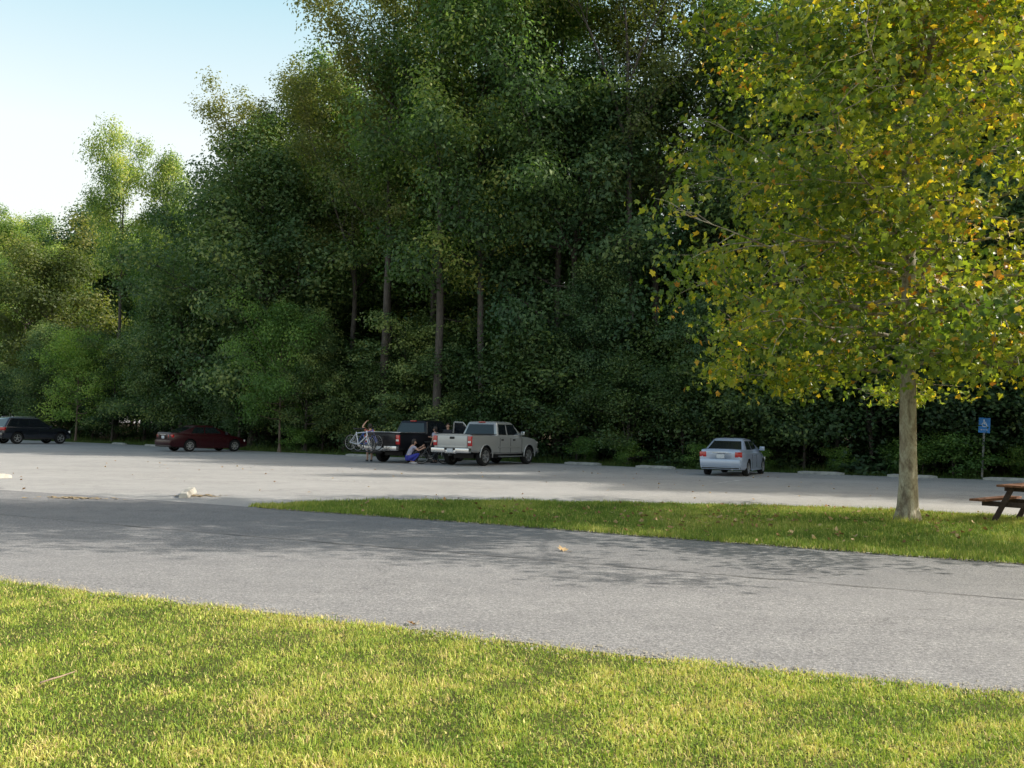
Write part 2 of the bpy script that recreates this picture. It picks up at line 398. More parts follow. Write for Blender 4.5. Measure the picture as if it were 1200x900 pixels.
def blades(name, P, length, width, tone, mat, seed, lean=0.55, seg=2):
    """one mesh of bent grass blades rooted at P"""
    rg = np.random.default_rng(seed); n = len(P)
    az = rg.uniform(0, 2 * np.pi, n); bend = rg.gamma(2.0, lean / 2, n)
    d = np.stack([np.cos(az), np.sin(az), np.zeros(n)], 1)
    fa = az + rg.uniform(-1.2, 1.2, n) + np.pi / 2
    s = np.stack([np.cos(fa), np.sin(fa), np.zeros(n)], 1) * (width / 2)[:, None]
    up = np.array([0, 0, 1.0])
    a1 = np.clip(bend * 0.5, 0, 1.3); a2 = np.clip(bend * 1.5, 0, 1.9)
    mid = P + (d * np.sin(a1)[:, None] + up * np.cos(a1)[:, None]) * (length * 0.5)[:, None]
    tip = mid + (d * np.sin(a2)[:, None] + up * np.cos(a2)[:, None]) * (length * 0.5)[:, None]
    V = np.stack([P - s, P + s, mid + s * 0.85, mid - s * 0.85, tip + s * 0.12, tip - s * 0.12], 1).reshape(-1, 3)
    b = np.arange(n)[:, None] * 6
    F = np.concatenate([b + np.array([[0, 1, 2, 3]]), b + np.array([[3, 2, 4, 5]])], 0)
    me = np_mesh(name, V, F, attrs={"tone": np.repeat(tone, 6)})
    return tag(link(name, me, mat), kind="stuff")

def lawn_grass():
    rg = np.random.default_rng(11)
    n = 720000
    # denser near the camera
    y = 2.6 + (9.8 - 2.6) * rg.random(n) ** 1.25
    x = (rg.random(n) * 2 - 1) * (0.60 * y + 1.9)
    ed = poly_y(LAWN, x) + (vnoise(x, y, 0.35, 5) - 0.5) * 0.16 + (vnoise(x, y, 0.1, 6) - 0.5) * 0.06 + rg.normal(0, 0.04, n)
    k = y < ed
    x, y, ed = x[k], y[k], ed[k]; n = len(x)
    m1 = vnoise(x, y, 1.1, 21); m2 = vnoise(x, y, 0.32, 22); m3 = vnoise(x, y, 0.11, 23)
    keep = rg.random(n) < (0.5 + 0.7 * m2 * (0.4 + m3))
    x, y, ed, m1, m2, m3 = [a[keep] for a in (x, y, ed, m1, m2, m3)]; n = len(x)
    tone = 0.38 + 0.13 * (m1 - 0.5) + 0.34 * (m2 - 0.5) + 0.36 * (m3 - 0.5) + rg.normal(0, 0.19, n)
    dead = rg.random(n) < (0.09 + 0.06 * (m1 > 0.6) + 0.16 * (m3 > 0.75))
    tone[dead] = rg.uniform(0.74, 1.0, dead.sum())
    near_edge = (ed - y) < 0.10
    e2 = near_edge & (rg.random(n) < 0.3); tone[e2] = rg.uniform(0.7, 0.95, e2.sum())
    L_ = np.clip(rg.normal(0.032, 0.012, n), 0.012, 0.08) * (0.82 + 0.36 * m2)
    W = np.clip(rg.normal(0.0044, 0.0012, n), 0.002, 0.01)
    broad = rg.random(n) < 0.22 + 0.3 * (vnoise(x, y, 0.5, 24) > 0.62); L_[broad] *= 0.7; W[broad] *= 1.9
    ov = near_edge & (rg.random(n) < 0.10); L_[ov] *= 1.5; tone[ov] = rg.uniform(0.75, 0.9, ov.sum())
    blades("lawn_grass", np.stack([x, y, np.full(n, 0.012)], 1), L_, W, np.clip(tone, 0, 1), M["grass_near"], 12, 1.15)
lawn_grass()

def island_grass():
    rg = np.random.default_rng(13); n = 330000
    x = rg.uniform(-5.0, 13.5, n); lo = poly_y(ISL_LOW, x); hi = poly_y(ISL_UP, x)
    y = lo + (hi - lo) * rg.random(n)
    k = (hi > lo) & (rg.random(n) < np.clip((hi - lo) / 8.0, 0, 1) + 0.02)
    x, y = x[k], y[k]; y = y + rg.normal(0, 0.05, len(x)); n = len(x)
    m1 = vnoise(x, y, 1.6, 31); m2 = vnoise(x, y, 0.45, 32)
    tone = 0.36 + 0.4 * (m1 - 0.5) + 0.3 * (m2 - 0.5) + rg.normal(0, 0.13, n)
    dead = rg.random(n) < 0.10 + 0.15 * (m1 > 0.65); tone[dead] = rg.uniform(0.75, 1, dead.sum())
    L_ = np.clip(rg.normal(0.065, 0.02, n), 0.02, 0.14) * (0.7 + 0.6 * m2); W = np.clip(rg.normal(0.009, 0.002, n), 0.004, 0.015)
    tr = np.hypot(x - 7.4, y - 17.3) < 0.55
    L_[tr] *= 1.5; tone[tr] += 0.28
    blades("island_grass", np.stack([x, y, np.full(n, 0.01)], 1), L_, W, np.clip(tone, 0, 1), M["grass_island"], 14, 0.6)
island_grass()

def verge_grass():
    rg = np.random.default_rng(17); n = 90000
    x = rg.uniform(-48, 46, n); e = poly_y(EDGE, x)
    dep = rg.gamma(1.4, 0.9, n) - 0.15
    y = e + dep * 1.15
    x = x + dep * 0.5
    m1 = vnoise(x, y, 2.2, 41); m2 = vnoise(x, y, 0.7, 42)
    k = rg.random(n) < 0.25 + m1 * 0.9
    x, y, m1, m2, dep = x[k], y[k], m1[k], m2[k], dep[k]; n = len(x)
    L_ = np.clip(rg.normal(0.16, 0.06, n), 0.05, 0.7) * (0.5 + 1.1 * m2) * (0.6 + np.clip(dep, 0, 2.5) * 0.55)
    W = np.clip(rg.normal(0.024, 0.006, n), 0.01, 0.05)
    tone = 0.4 + 0.5 * (m1 - 0.5) + rg.normal(0, 0.17, n)
    blades("verge_grass", np.stack([x, y, np.full(n, -0.03)], 1), L_, W, np.clip(tone, 0, 1), M["grass_verge"], 18, 0.7)
verge_grass()

# ------------------------------------------------------------------ trees
def tube_arrays(polys, sides):
    Vs, Fs, base = [], [], 0
    for pts, rad in polys:
        pts = np.asarray(pts, float); k = len(pts)
        n = sides if rad[0] > 0.05 else (6 if rad[0] > 0.03 else 4)
        T = np.gradient(pts, axis=0); T /= np.linalg.norm(T, axis=1)[:, None] + 1e-9
        ref = np.array([0, 0, 1.0]) if abs(T[0, 2]) < 0.9 else np.array([1.0, 0, 0])
        u = np.cross(T[0], ref); u /= np.linalg.norm(u)
        ring = []
        a = np.arange(n) * 2 * np.pi / n
        for i in range(k):
            u = u - T[i] * (u @ T[i]); u /= np.linalg.norm(u) + 1e-9
            v = np.cross(T[i], u)
            ring.append(pts[i] + (np.cos(a)[:, None] * u + np.sin(a)[:, None] * v) * rad[i])
        Vs.append(np.concatenate(ring))
        i0 = np.arange(k - 1)[:, None] * n + base; j = np.arange(n)[None, :]
        q = np.stack([i0 + j, i0 + (j + 1) % n, i0 + n + (j + 1) % n, i0 + n + j], -1).reshape(-1, 4)
        Fs.append(q); base += k * n
    return np.concatenate(Vs), np.concatenate(Fs)

def unit(v):
    return v / (np.linalg.norm(v, axis=-1, keepdims=True) + 1e-9)

def skeleton(seed, H, base, prof, rt, nl, el=(10, 60), curve=0.15, sub=1.25, sublen=0.38, wander=0.02, leaders=1, lean=(0, 0), fork=None, lump=0.25, thin=1.0, flare=0.55, inner=False, low=None):
    """trunk, limbs and twigs as polylines, and the points leaf clumps grow from"""
    rg = np.random.default_rng(seed); polys = []; cl = []
    K = 16
    def stem(p0, z1, r0, dx, dy):
        t = np.linspace(0, 1, K) ** (1.7 if inner and p0[2] < 0.5 else 1.0); z = p0[2] + (z1 - p0[2]) * t
        w = np.cumsum(rg.normal(0, wander * H / K * 1.6, (K, 2)), 0) * np.minimum(1, t * 2)[:, None]
        pts = np.stack([p0[0] + dx * t ** 1.3 + w[:, 0], p0[1] + dy * t ** 1.3 + w[:, 1], z], 1)
        rad = r0 * (1 - t * 0.96) ** 0.8
        if p0[2] < 0.5: rad = rad + r0 * flare * np.exp(-z / (rt * 1.6))
        return pts, rad
    trunk = stem((0, 0, -0.15), H * 0.97, rt, lean[0], lean[1])
    stems = [trunk]
    if fork:
        for f in range(fork[1]):
            zi = fork[0] * (1 + 0.25 * f)
            i = int(np.searchsorted(trunk[0][:, 2], zi)); i = min(i, K - 3)
            a = rg.uniform(0, 6.28) if len(fork) < 3 else fork[2] + f * 2.4
            sp = H * rg.uniform(0.10, 0.18)
            stems.append(stem(trunk[0][i], H * rg.uniform(0.86, 0.97), trunk[1][i] * 0.75, math.cos(a) * sp, math.sin(a) * sp))
    polys += stems
    a0 = rg.uniform(0, 6.28)
    for i in range(nl + (low[0] if low else 0)):
        st = stems[i % len(stems)] if fork else trunk
        if i >= nl: st = trunk
        z0 = max(base, st[0][0, 2] + 0.3)
        u = (i + rg.random()) / nl
        z = z0 + (H * 0.96 - z0) * u ** 0.9
        if i >= nl: z = low[1] + (low[2] - low[1]) * (i - nl + rg.random()) / low[0]
        t = np.clip((z - base) / (H - base), 0, 1)
        idx = np.interp(z, st[0][:, 2], np.arange(K)); j = int(min(idx, K - 2)); fr = idx - j
        p = st[0][j] * (1 - fr) + st[0][j + 1] * fr; tr = st[1][j] * (1 - fr) + st[1][j + 1] * fr
        az = a0 + i * 2.399 + rg.normal(0, 0.35)
        L = prof(t, az) * np.clip(rg.normal(1.0, lump), 0.45, 1.5) + 0.25
        e = R(el[0] + (el[1] - el[0]) * t + rg.normal(0, 9))
        d = np.array([math.cos(az) * math.cos(e), math.sin(az) * math.cos(e), math.sin(e)])
        s = np.linspace(0, 1, 7)[:, None]
        side = np.array([-math.sin(az), math.cos(az), 0])
        pts = p + d * L * s + np.array([0, 0, 1]) * curve * L * s ** 2 * rg.uniform(0.4, 1.5) + side * rg.normal(0, 0.10) * L * s ** 2 + np.concatenate([np.zeros((1, 3)), np.cumsum(rg.normal(0, 0.025 * L, (6, 3)), 0)])
        r0 = min(tr * 0.55, 0.016 * L + 0.02) * thin
        polys.append((pts, r0 * (1 - s[:, 0] * 0.88)))
        ns = max(3, int(L * sub))
        for k in range(ns):
            q = 0.22 + 0.78 * (k + rg.random()) / ns
            ii = q * 6; jj = int(min(ii, 5)); pp = pts[jj] * (1 - (ii - jj)) + pts[jj + 1] * (ii - jj)
            ld = unit(pts[jj + 1] - pts[jj]); rv = rg.normal(0, 1, 3); rv -= ld * (rv @ ld); rv = unit(rv); rv[2] *= 0.55
            d2 = unit(ld * 0.55 + rv * 0.85 + np.array([0, 0, 0.12 + curve * 0.5]))
            l2 = max(0.35, L * sublen * rg.uniform(0.6, 1.15) * (1.15 - 0.55 * q))
            s2 = np.linspace(0, 1, 4)[:, None]
            p2 = pp + d2 * l2 * s2 + np.array([0, 0, 1]) * (curve - 0.12) * l2 * s2 ** 2 + np.concatenate([np.zeros((1, 3)), np.cumsum(rg.normal(0, 0.05 * l2, (3, 3)), 0)])
            polys.append((p2, max(r0 * 0.35, 0.008) * (1 - 0.8 * s2[:, 0])))
            for f in ((0.55, 1.0) if l2 < 1.2 else (0.4, 0.7, 1.0)):
                i2 = f * 3; j2 = int(min(i2, 2)); cl.append(p2[j2] * (1 - (i2 - j2)) + p2[j2 + 1] * (i2 - j2))
        cl.append(pts[-1]); cl.append(pts[5])
        if inner: cl += [pts[1], pts[2], pts[3]]
    for st in stems:
        for zf in (0.9, 0.96, 1.0): cl.append(st[0][int((K - 1) * zf)])
    return polys, np.array(cl), rg

def foliage(cl, rg, n, sig, size, center, flat=0.6, asp=0.55, up=0.5, out=0.5, fold=0.22, tonev=0.18, tone0=0.4, zspan=None, ztone=0.15):
    """diamond leaves scattered round the clump centres"""
    m = len(cl); ctone = rg.normal(0, tonev, m); csz = rg.uniform(0.65, 1.35, m)
    cnt = rg.poisson(n * csz ** 1.5); idx = np.repeat(np.arange(m), cnt); N_ = len(idx)
    off = rg.normal(0, 1, (N_, 3)); rr = np.linalg.norm(off, axis=1, keepdims=True)
    off = off / rr * np.minimum(rr, 2.1) * (sig * csz[idx])[:, None]; off[:, 2] *= flat
    off[:, 2] -= 0.12 * (off[:, 0] ** 2 + off[:, 1] ** 2) / max(sig, 0.1)
    P = cl[idx] + off
    o = unit(P - center) * out * 0.5 + unit(off) * 0.75
    nrm = unit(o + np.array([0, 0, up]) + rg.normal(0, 0.42, (N_, 3)))
    t = unit(np.cross(nrm, rg.normal(0, 1, (N_, 3)))); t[:, 2] -= 0.25; t = unit(t - nrm * (t * nrm).sum(1, keepdims=True))
    b = np.cross(nrm, t)
    ln = (size * rg.uniform(0.65, 1.3, N_))[:, None]; w = ln * asp
    V = np.stack([P - t * ln * 0.5, P + b * w * 0.5 + nrm * w * fold, P + t * ln * 0.5 - nrm * ln * 0.06, P - b * w * 0.5 + nrm * w * fold], 1).reshape(-1, 3)
    F = np.arange(N_ * 4).reshape(-1, 4)
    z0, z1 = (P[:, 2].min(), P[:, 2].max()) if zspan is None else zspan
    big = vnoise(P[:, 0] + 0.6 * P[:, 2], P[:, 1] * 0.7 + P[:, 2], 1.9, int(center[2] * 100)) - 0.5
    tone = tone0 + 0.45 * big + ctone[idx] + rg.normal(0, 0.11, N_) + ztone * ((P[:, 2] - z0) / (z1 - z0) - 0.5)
    return V, F, np.repeat(np.clip(tone, 0, 1), 4)

def oak(R_, widest=0.45, top=0.25):
    def f(t, az):
        a = np.interp(t, [0, 0.12, widest, 0.75, 1.0], [0.45, 0.8, 1.0, 0.72, top])
        return R_ * a
    return f

def tree_meshes(name, seed, H, base, prof, rt, nl, leaf, n, sig, bark="bark_dark", sides=8, flat=0.6, tone0=0.4, tonev=0.18, asp=0.55, ztone=0.15, up=0.5, **kw):
    polys, cl, rg = skeleton(seed, H, base, prof, rt, nl, **kw)
    V, F = tube_arrays(polys, sides)
    tm = np_mesh(name + "_trunk", V, F, smooth=True)
    c = cl.mean(0); c[2] = base + (H - base) * 0.35
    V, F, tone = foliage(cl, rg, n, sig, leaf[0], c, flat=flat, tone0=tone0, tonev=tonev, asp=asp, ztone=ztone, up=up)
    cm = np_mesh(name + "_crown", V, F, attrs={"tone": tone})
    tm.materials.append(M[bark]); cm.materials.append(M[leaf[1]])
    return tm, cm

KIND = {}
# tall forest trees
KIND["tall1"] = tree_meshes("tall_a", 101, 26, 8.5, oak(5.2), 0.24, 32, (0.23, "leaf_forest"), 78, 0.62, el=(5, 62), lump=0.3, fork=(13, 1))
KIND["tall2"] = tree_meshes("tall_b", 102, 26, 9.0, oak(4.6, 0.55), 0.22, 30, (0.22, "leaf_forest"), 84, 0.60, el=(15, 66), lump=0.34, tone0=0.46)
KIND["tall3"] = tree_meshes("tall_c", 103, 26, 7.0, oak(5.6, 0.4), 0.26, 34, (0.24, "leaf_forest"), 76, 0.66, el=(0, 60), lump=0.3, fork=(10, 2), tone0=0.36)
KIND["airy1"] = tree_meshes("airy_a", 104, 27, 11.0, oak(5.0, 0.6), 0.27, 26, (0.20, "leaf_pale"), 52, 0.50, el=(25, 68), lump=0.36, fork=(14, 2), tone0=0.44)
KIND["airy2"] = tree_meshes("airy_b", 105, 27, 12.0, oak(4.6, 0.6), 0.25, 26, (0.20, "leaf_pale"), 52, 0.48, el=(28, 70), lump=0.36, fork=(11, 1), tone0=0.50)
# dense dark middle-height trees
KIND["dense1"] = tree_meshes("dense_a", 106, 17, 2.2, oak(4.6, 0.35), 0.22, 38, (0.23, "leaf_dark"), 78, 0.60, el=(-5, 55), lump=0.26, tone0=0.42)
KIND["dense2"] = tree_meshes("dense_b", 107, 15, 1.8, oak(4.4, 0.4), 0.2, 36, (0.22, "leaf_dark"), 80, 0.58, el=(-2, 58), lump=0.28, tone0=0.5)
KIND["layer"] = tree_meshes("layer_a", 108, 10, 1.2, oak(4.2, 0.3), 0.14, 24, (0.19, "leaf_dark"), 58, 0.52, el=(-4, 30), curve=0.0, lump=0.3, flat=0.32, tone0=0.55, tonev=0.22)
# shrubs
KIND["shrub1"] = tree_meshes("shrub_a", 109, 5.2, 0.25, oak(3.0, 0.3, 0.4), 0.07, 24, (0.16, "leaf_shrub"), 62, 0.44, el=(-8, 60), lump=0.28, tone0=0.45, fork=(0.5, 3))
KIND["shrub2"] = tree_meshes("shrub_b", 110, 4.0, 0.15, oak(2.5, 0.3, 0.4), 0.06, 20, (0.15, "leaf_shrub"), 62, 0.40, el=(-8, 55), lump=0.3, tone0=0.52, fork=(0.4, 3))
KIND["low"] = tree_meshes("low_a", 111, 1.3, 0.05, oak(0.9, 0.3, 0.5), 0.02, 12, (0.11, "leaf_small"), 36, 0.2, el=(5, 60), lump=0.3, tone0=0.22, fork=(0.2, 2), sub=3.0)
# the two small planted trees
KIND["lot1"] = tree_meshes("lot_a", 112, 7.6, 2.0, lambda t, a: 3.3 * np.interp(t, [0, 0.15, 0.4, 0.75, 1], [0.75, 1.0, 0.95, 0.6, 0.2]), 0.085, 40, (0.155, "leaf_small"), 62, 0.36, bark="bark_brown", el=(0, 66), curve=0.12, lump=0.22, tone0=0.36, tonev=0.2)
KIND["lot2"] = tree_meshes("lot_b", 113, 7.0, 1.9, lambda t, a: 3.7 * np.interp(t, [0, 0.2, 0.5, 0.8, 1], [0.8, 1.0, 0.9, 0.6, 0.3]), 0.10, 36, (0.16, "leaf_small"), 52, 0.38, bark="bark_brown", el=(5, 62), curve=0.12, lump=0.26, tone0=0.52, tonev=0.2)
# the two tall open-crowned trees on the left
KIND["open1"] = tree_meshes("open_a", 114, 25, 13.5, oak(4.6, 0.5, 0.4), 0.27, 16, (0.23, "leaf_forest"), 95, 0.66, el=(12, 62), lump=0.4, tone0=0.55, fork=(12, 1))
KIND["open2"] = tree_meshes("open_b", 115, 25, 11.5, oak(3.7, 0.55, 0.4), 0.28, 18, (0.23, "leaf_forest"), 95, 0.66, el=(15, 65), lump=0.35, tone0=0.62)
KIND["mid"] = tree_meshes("mid_a", 116, 13, 3.0, oak(4.8, 0.5, 0.45), 0.2, 28, (0.23, "leaf_pale"), 85, 0.62, el=(5, 58), lump=0.25, tone0=0.36)

def place(kind, name, loc, H, label, group=None, rz=0.0, wide=1.0, cat="tree", lean=(0, 0)):
    tm, cm = KIND[kind]
    h0 = {"tall1": 26, "tall2": 26, "tall3": 26, "airy1": 27, "airy2": 27, "dense1": 17, "dense2": 15, "layer": 10, "shrub1": 5.2, "shrub2": 4.0, "low": 1.3, "lot1": 7.6, "lot2": 7.0, "open1": 25, "open2": 25, "mid": 13}[kind]
    s = H / h0
    t = empty(name, (loc[0], loc[1], -0.03), rz, label, cat, group)
    t.rotation_euler = (lean[0], lean[1], rz)
    t.scale = (s * wide, s * wide, s)
    link("stem" if cat == "shrub" else "trunk", tm, None, t)
    link("foliage" if cat == "shrub" else "crown", cm, None, t)
    return t

def along(s):
    """a point on the wood's edge, s metres from its left end, and the way into the wood"""
    acc = 0
    for (x0, y0), (x1, y1) in zip(EDGE, EDGE[1:]):
        d = math.hypot(x1 - x0, y1 - y0)
        if acc + d >= s:
            t = (s - acc) / d; n = (-(y1 - y0) / d, (x1 - x0) / d)
            if n[1] < 0: n = (-n[0], -n[1])
            return x0 + (x1 - x0) * t, y0 + (y1 - y0) * t, n
        acc += d
    return x1, y1, n

# -- trees one can point at
place("lot2", "small_tree", (-32.7, 69.4), 6.3, "small bright green tree with brown trunk beside the black SUV", rz=0.6)
place("lot1", "small_tree", (-13.4, 53.5), 7.4, "small feathery green tree with slim trunk at the front of the dark red sedan", rz=2.0, wide=0.84)
place("open1", "tall_tree", (-33.4, 78.0), 24.2, "tall bare-trunked tree with open crown standing clear against the sky, the further left of two", rz=0.4, wide=0.74)
place("open2", "tall_tree", (-29.6, 77.0), 23.8, "tall narrow open-crowned tree against the sky, beside the lonely leftmost tall tree", rz=2.2, wide=0.68)
place("mid", "broad_tree", (-43.5, 86.0), 15.5, "yellow-green broad tree in front of the distant woods at far left", rz=1.1, wide=1.1)
place("tall1", "forest_tree", (-4.1, 50.6), 28.5, "tall dark straight-trunked tree right behind the black pickup truck", rz=0.3)
place("tall2", "forest_tree", (-1.55, 50.2), 27.0, "forest tree with reddish sunlit trunk above the cab of the silver pickup truck", rz=1.9, lean=(0, 0.05))
place("airy2", "forest_tree", (-7.4, 55.0), 25.0, "forest tree with short sunlit stretch of brown trunk above the black pickup bed", rz=4.0)
place("airy1", "forest_tree", (6.4, 48.6), 27.5, "leaning dark-trunked airy tree with sky gaps in its top, left of the sycamore", rz=0.9, lean=(0, -0.07))
place("airy2", "forest_tree", (7.9, 50.0), 29.0, "straight dark-trunked airy tree with spreading bare limbs, left of the sycamore crown", rz=2.6)
place("tall3", "forest_tree", (2.6, 50.5), 27.0, "dense dark tall tree filling the middle of the treeline top", rz=5.0, wide=0.95)
place("dense1", "forest_tree", (-16.9, 60.5), 19.0, "dense blue-green round-topped tree above the dark red sedan", rz=1.2, wide=1.12)
place("airy1", "forest_tree", (-17.0, 64.0), 24.5, "pale yellow-green treetop peeping over the dense blue-green tree", rz=3.4, wide=1.05)
place("airy1", "forest_tree", (-7.5, 53.0), 28.0, "light yellow-green tree spreading its topmost branches left into the open sky", rz=2.9, wide=1.0, lean=(0, -0.03))
place("tall1", "forest_tree", (13.0, 45.5), 26.0, "dark tall tree whose crown shows at the upper left of the sycamore crown", rz=2.2)
place("layer", "understory_tree", (-6.2, 53.2), 7.4, "dark layered understory tree with flat sprays behind the bicycles", rz=0.5, wide=1.15)
place("dense2", "understory_tree", (-24.0, 65.5), 10.5, "dark bushy tree between the two small planted trees", rz=0.9)

# -- the wood itself: rows of trees one behind another
rw = random.Random(42)
rows = [  # depth, first s, last s, step, kinds, heights, wide
    (2.6, 30, 139, 7.6, ("dense2", "layer", "dense1", "layer"), (7.5, 12), 1.0, "understory_tree", "dark understory tree at the front of the wood", "understory trees along the front of the wood"),
    (6.5, 33, 139, 6.4, ("tall3", "tall1", "dense1", "tall2", "airy2"), (20, 25), 1.0, "forest_tree", "tall green tree in the front row of the wood", "front row of the wood"),
    (11.5, 28, 139, 6.2, ("tall1", "tall2", "tall3", "airy2"), (23, 27), 1.0, "forest_tree", "tall tree deeper inside the wood", "trees deeper inside the wood"),
    (17.5, 28, 139, 6.4, ("tall2", "tall3", "dense1"), (18, 25), 1.1, "forest_tree", "tall tree deeper inside the wood", "trees deeper inside the wood"),
    (25, 28, 139, 7.0, ("tall3", "tall1", "dense1"), (17, 24), 1.25, "forest_tree", "tall tree deeper inside the wood", "trees deeper inside the wood"),
]
rows += [(34, 26, 139, 6.5, ("dense1", "dense2", "tall3"), (13, 19), 1.35, "forest_tree", "tall tree deeper inside the wood", "trees deeper inside the wood")]
def hcap(x, y, h):
    # the wood gets lower towards the left end of its front
    a = x / y
    return h * float(np.interp(a, [-0.52, -0.38, -0.355, -0.30, -0.25, -0.21, 0.02, 0.08, 0.24, 0.36], [0.50, 0.55, 0.70, 0.76, 0.90, 1.0, 0.97, 0.92, 0.86, 1.0]))
for depth, s0, s1, step, kinds, hh, wide, nm, lab, grp in rows:
    s = s0; i = 0
    while s < s1:
        x, y, n = along(s + rw.uniform(-1.6, 1.6))
        d = depth + rw.uniform(-1.3, 1.8)
        X, Y = x + n[0] * d, y + n[1] * d
        k = kinds[i % len(kinds)] if rw.random() < 0.7 else rw.choice(kinds)
        h = hcap(X, Y, rw.uniform(*hh)) if depth > 4 else rw.uniform(*hh)
        if k == "layer": h = rw.uniform(6, 9)
        place(k, nm, (X, Y), h, lab, grp, rw.uniform(0, 6.28), wide * rw.uniform(0.88, 1.12))
        s += step * rw.uniform(0.85, 1.15); i += 1
# shrubs closing the wood's foot
for depth, s0, step, hh in ((1.5, 24, 3.1, (2.8, 5.2)), (4.2, 26, 3.4, (4.0, 6.4)), (8.5, 26, 4.2, (4.5, 7.0)), (14, 28, 4.6, (4.5, 7.5)), (22, 28, 4.4, (5.0, 8.0)), (30, 28, 4.4, (6.0, 9.0))):
    s = s0
    while s < 139:
        x, y, n = along(s + rw.uniform(-0.8, 0.8)); d = depth + rw.uniform(-0.5, 0.7)
        k = rw.choice(("shrub1", "shrub2"))
        h = rw.uniform(*hh)
        if any(math.hypot(x + n[0] * d - u, y + n[1] * d - v) < 4.6 for u, v in ((-32.7, 69.4), (-13.4, 53.5))) and depth < 6: s += step; continue
        if depth < 2 and -7 < x + n[0] * d < -1: h *= 0.75
        place(k, "shrub", (x + n[0] * (d + h * 0.28), y + n[1] * (d + h * 0.28)), h, "dark leafy shrub at the foot of the wood", "shrubs at the foot of the wood", rw.uniform(0, 6.28), rw.uniform(0.95, 1.3), cat="shrub")
        s += step * rw.uniform(0.8, 1.2)
for x, y, h in ((22.0, 39.5, 5.5), (24.2, 38.2, 5.0), (23.0, 43, 6.5), (25.5, 41, 6.0), (27, 45, 7), (25, 48, 7), (28.5, 42, 6.5), (30.5, 47, 7), (22.5, 47, 6.5), (28, 51, 7.5), (31.5, 40, 6)):
    place("shrub1", "shrub", (x, y), h, "dark leafy shrub at the foot of the wood", "shrubs at the foot of the wood", rw.uniform(0, 6.28), 1.3, cat="shrub")
for x, y, h, k in ((20.2, 44.5, 21, "dense1"), (22.8, 42.5, 19, "dense1"), (25.4, 45.5, 22, "tall3"), (23.5, 49, 23, "dense1"), (27.5, 50, 22, "dense1"), (21, 53, 24, "tall1")):
    place(k, "forest_tree", (x, y), h, "tall tree deeper inside the wood", "trees deeper inside the wood", rw.uniform(0, 6.28), 1.1)
# low weeds-like bushes on the verge
for x, y, h in ((18.0, 37.6, 1.15), (17.0, 38.1, 0.95), (16.2, 38.4, 0.8), (13.9, 39.2, 0.7), (3.6, 44.6, 0.8), (8.6, 41.3, 0.7), (20.6, 37.0, 0.9), (10.9, 40.4, 0.6), (5.4, 43.2, 0.75), (-12.2, 54.0, 0.9), (-20.0, 60.2, 0.8)):
    place("low", "low_bush", (x, y), h, "low green bush on the verge behind the wheel stops", "low bushes on the verge", rw.uniform(0, 6.28), rw.uniform(1.0, 1.4), cat="shrub")
# distant wood beyond the far end of the lot
for i in range(46):
    x = -108 + i * 1.85 + rw.uniform(-1.5, 1.5)
    y = 103 + (x + 60) * 0.12 + rw.choice((0, 8, 16)) + rw.uniform(-3, 3)
    k = rw.choice(("tall1", "tall3", "dense1", "mid", "tall2"))
    h = rw.uniform(19, 25) * (y / 105)
    place(k, "distant_tree", (x, y), h, "distant woodland tree beyond the far left end of the lot", "distant trees beyond the lot", rw.uniform(0, 6.28), 1.15)
for i in range(34):
    x = -100 + i * 2.4 + rw.uniform(-1, 1); y = 97 + (x + 60) * 0.12 + rw.uniform(-3, 3)
    place(rw.choice(("shrub1", "dense2", "shrub2")), "distant_shrub", (x, y), rw.uniform(5, 9), "distant dark shrub under the trees beyond the far left end of the lot", "distant shrubs beyond the lot", rw.uniform(0, 6.28), 1.2, cat="shrub")

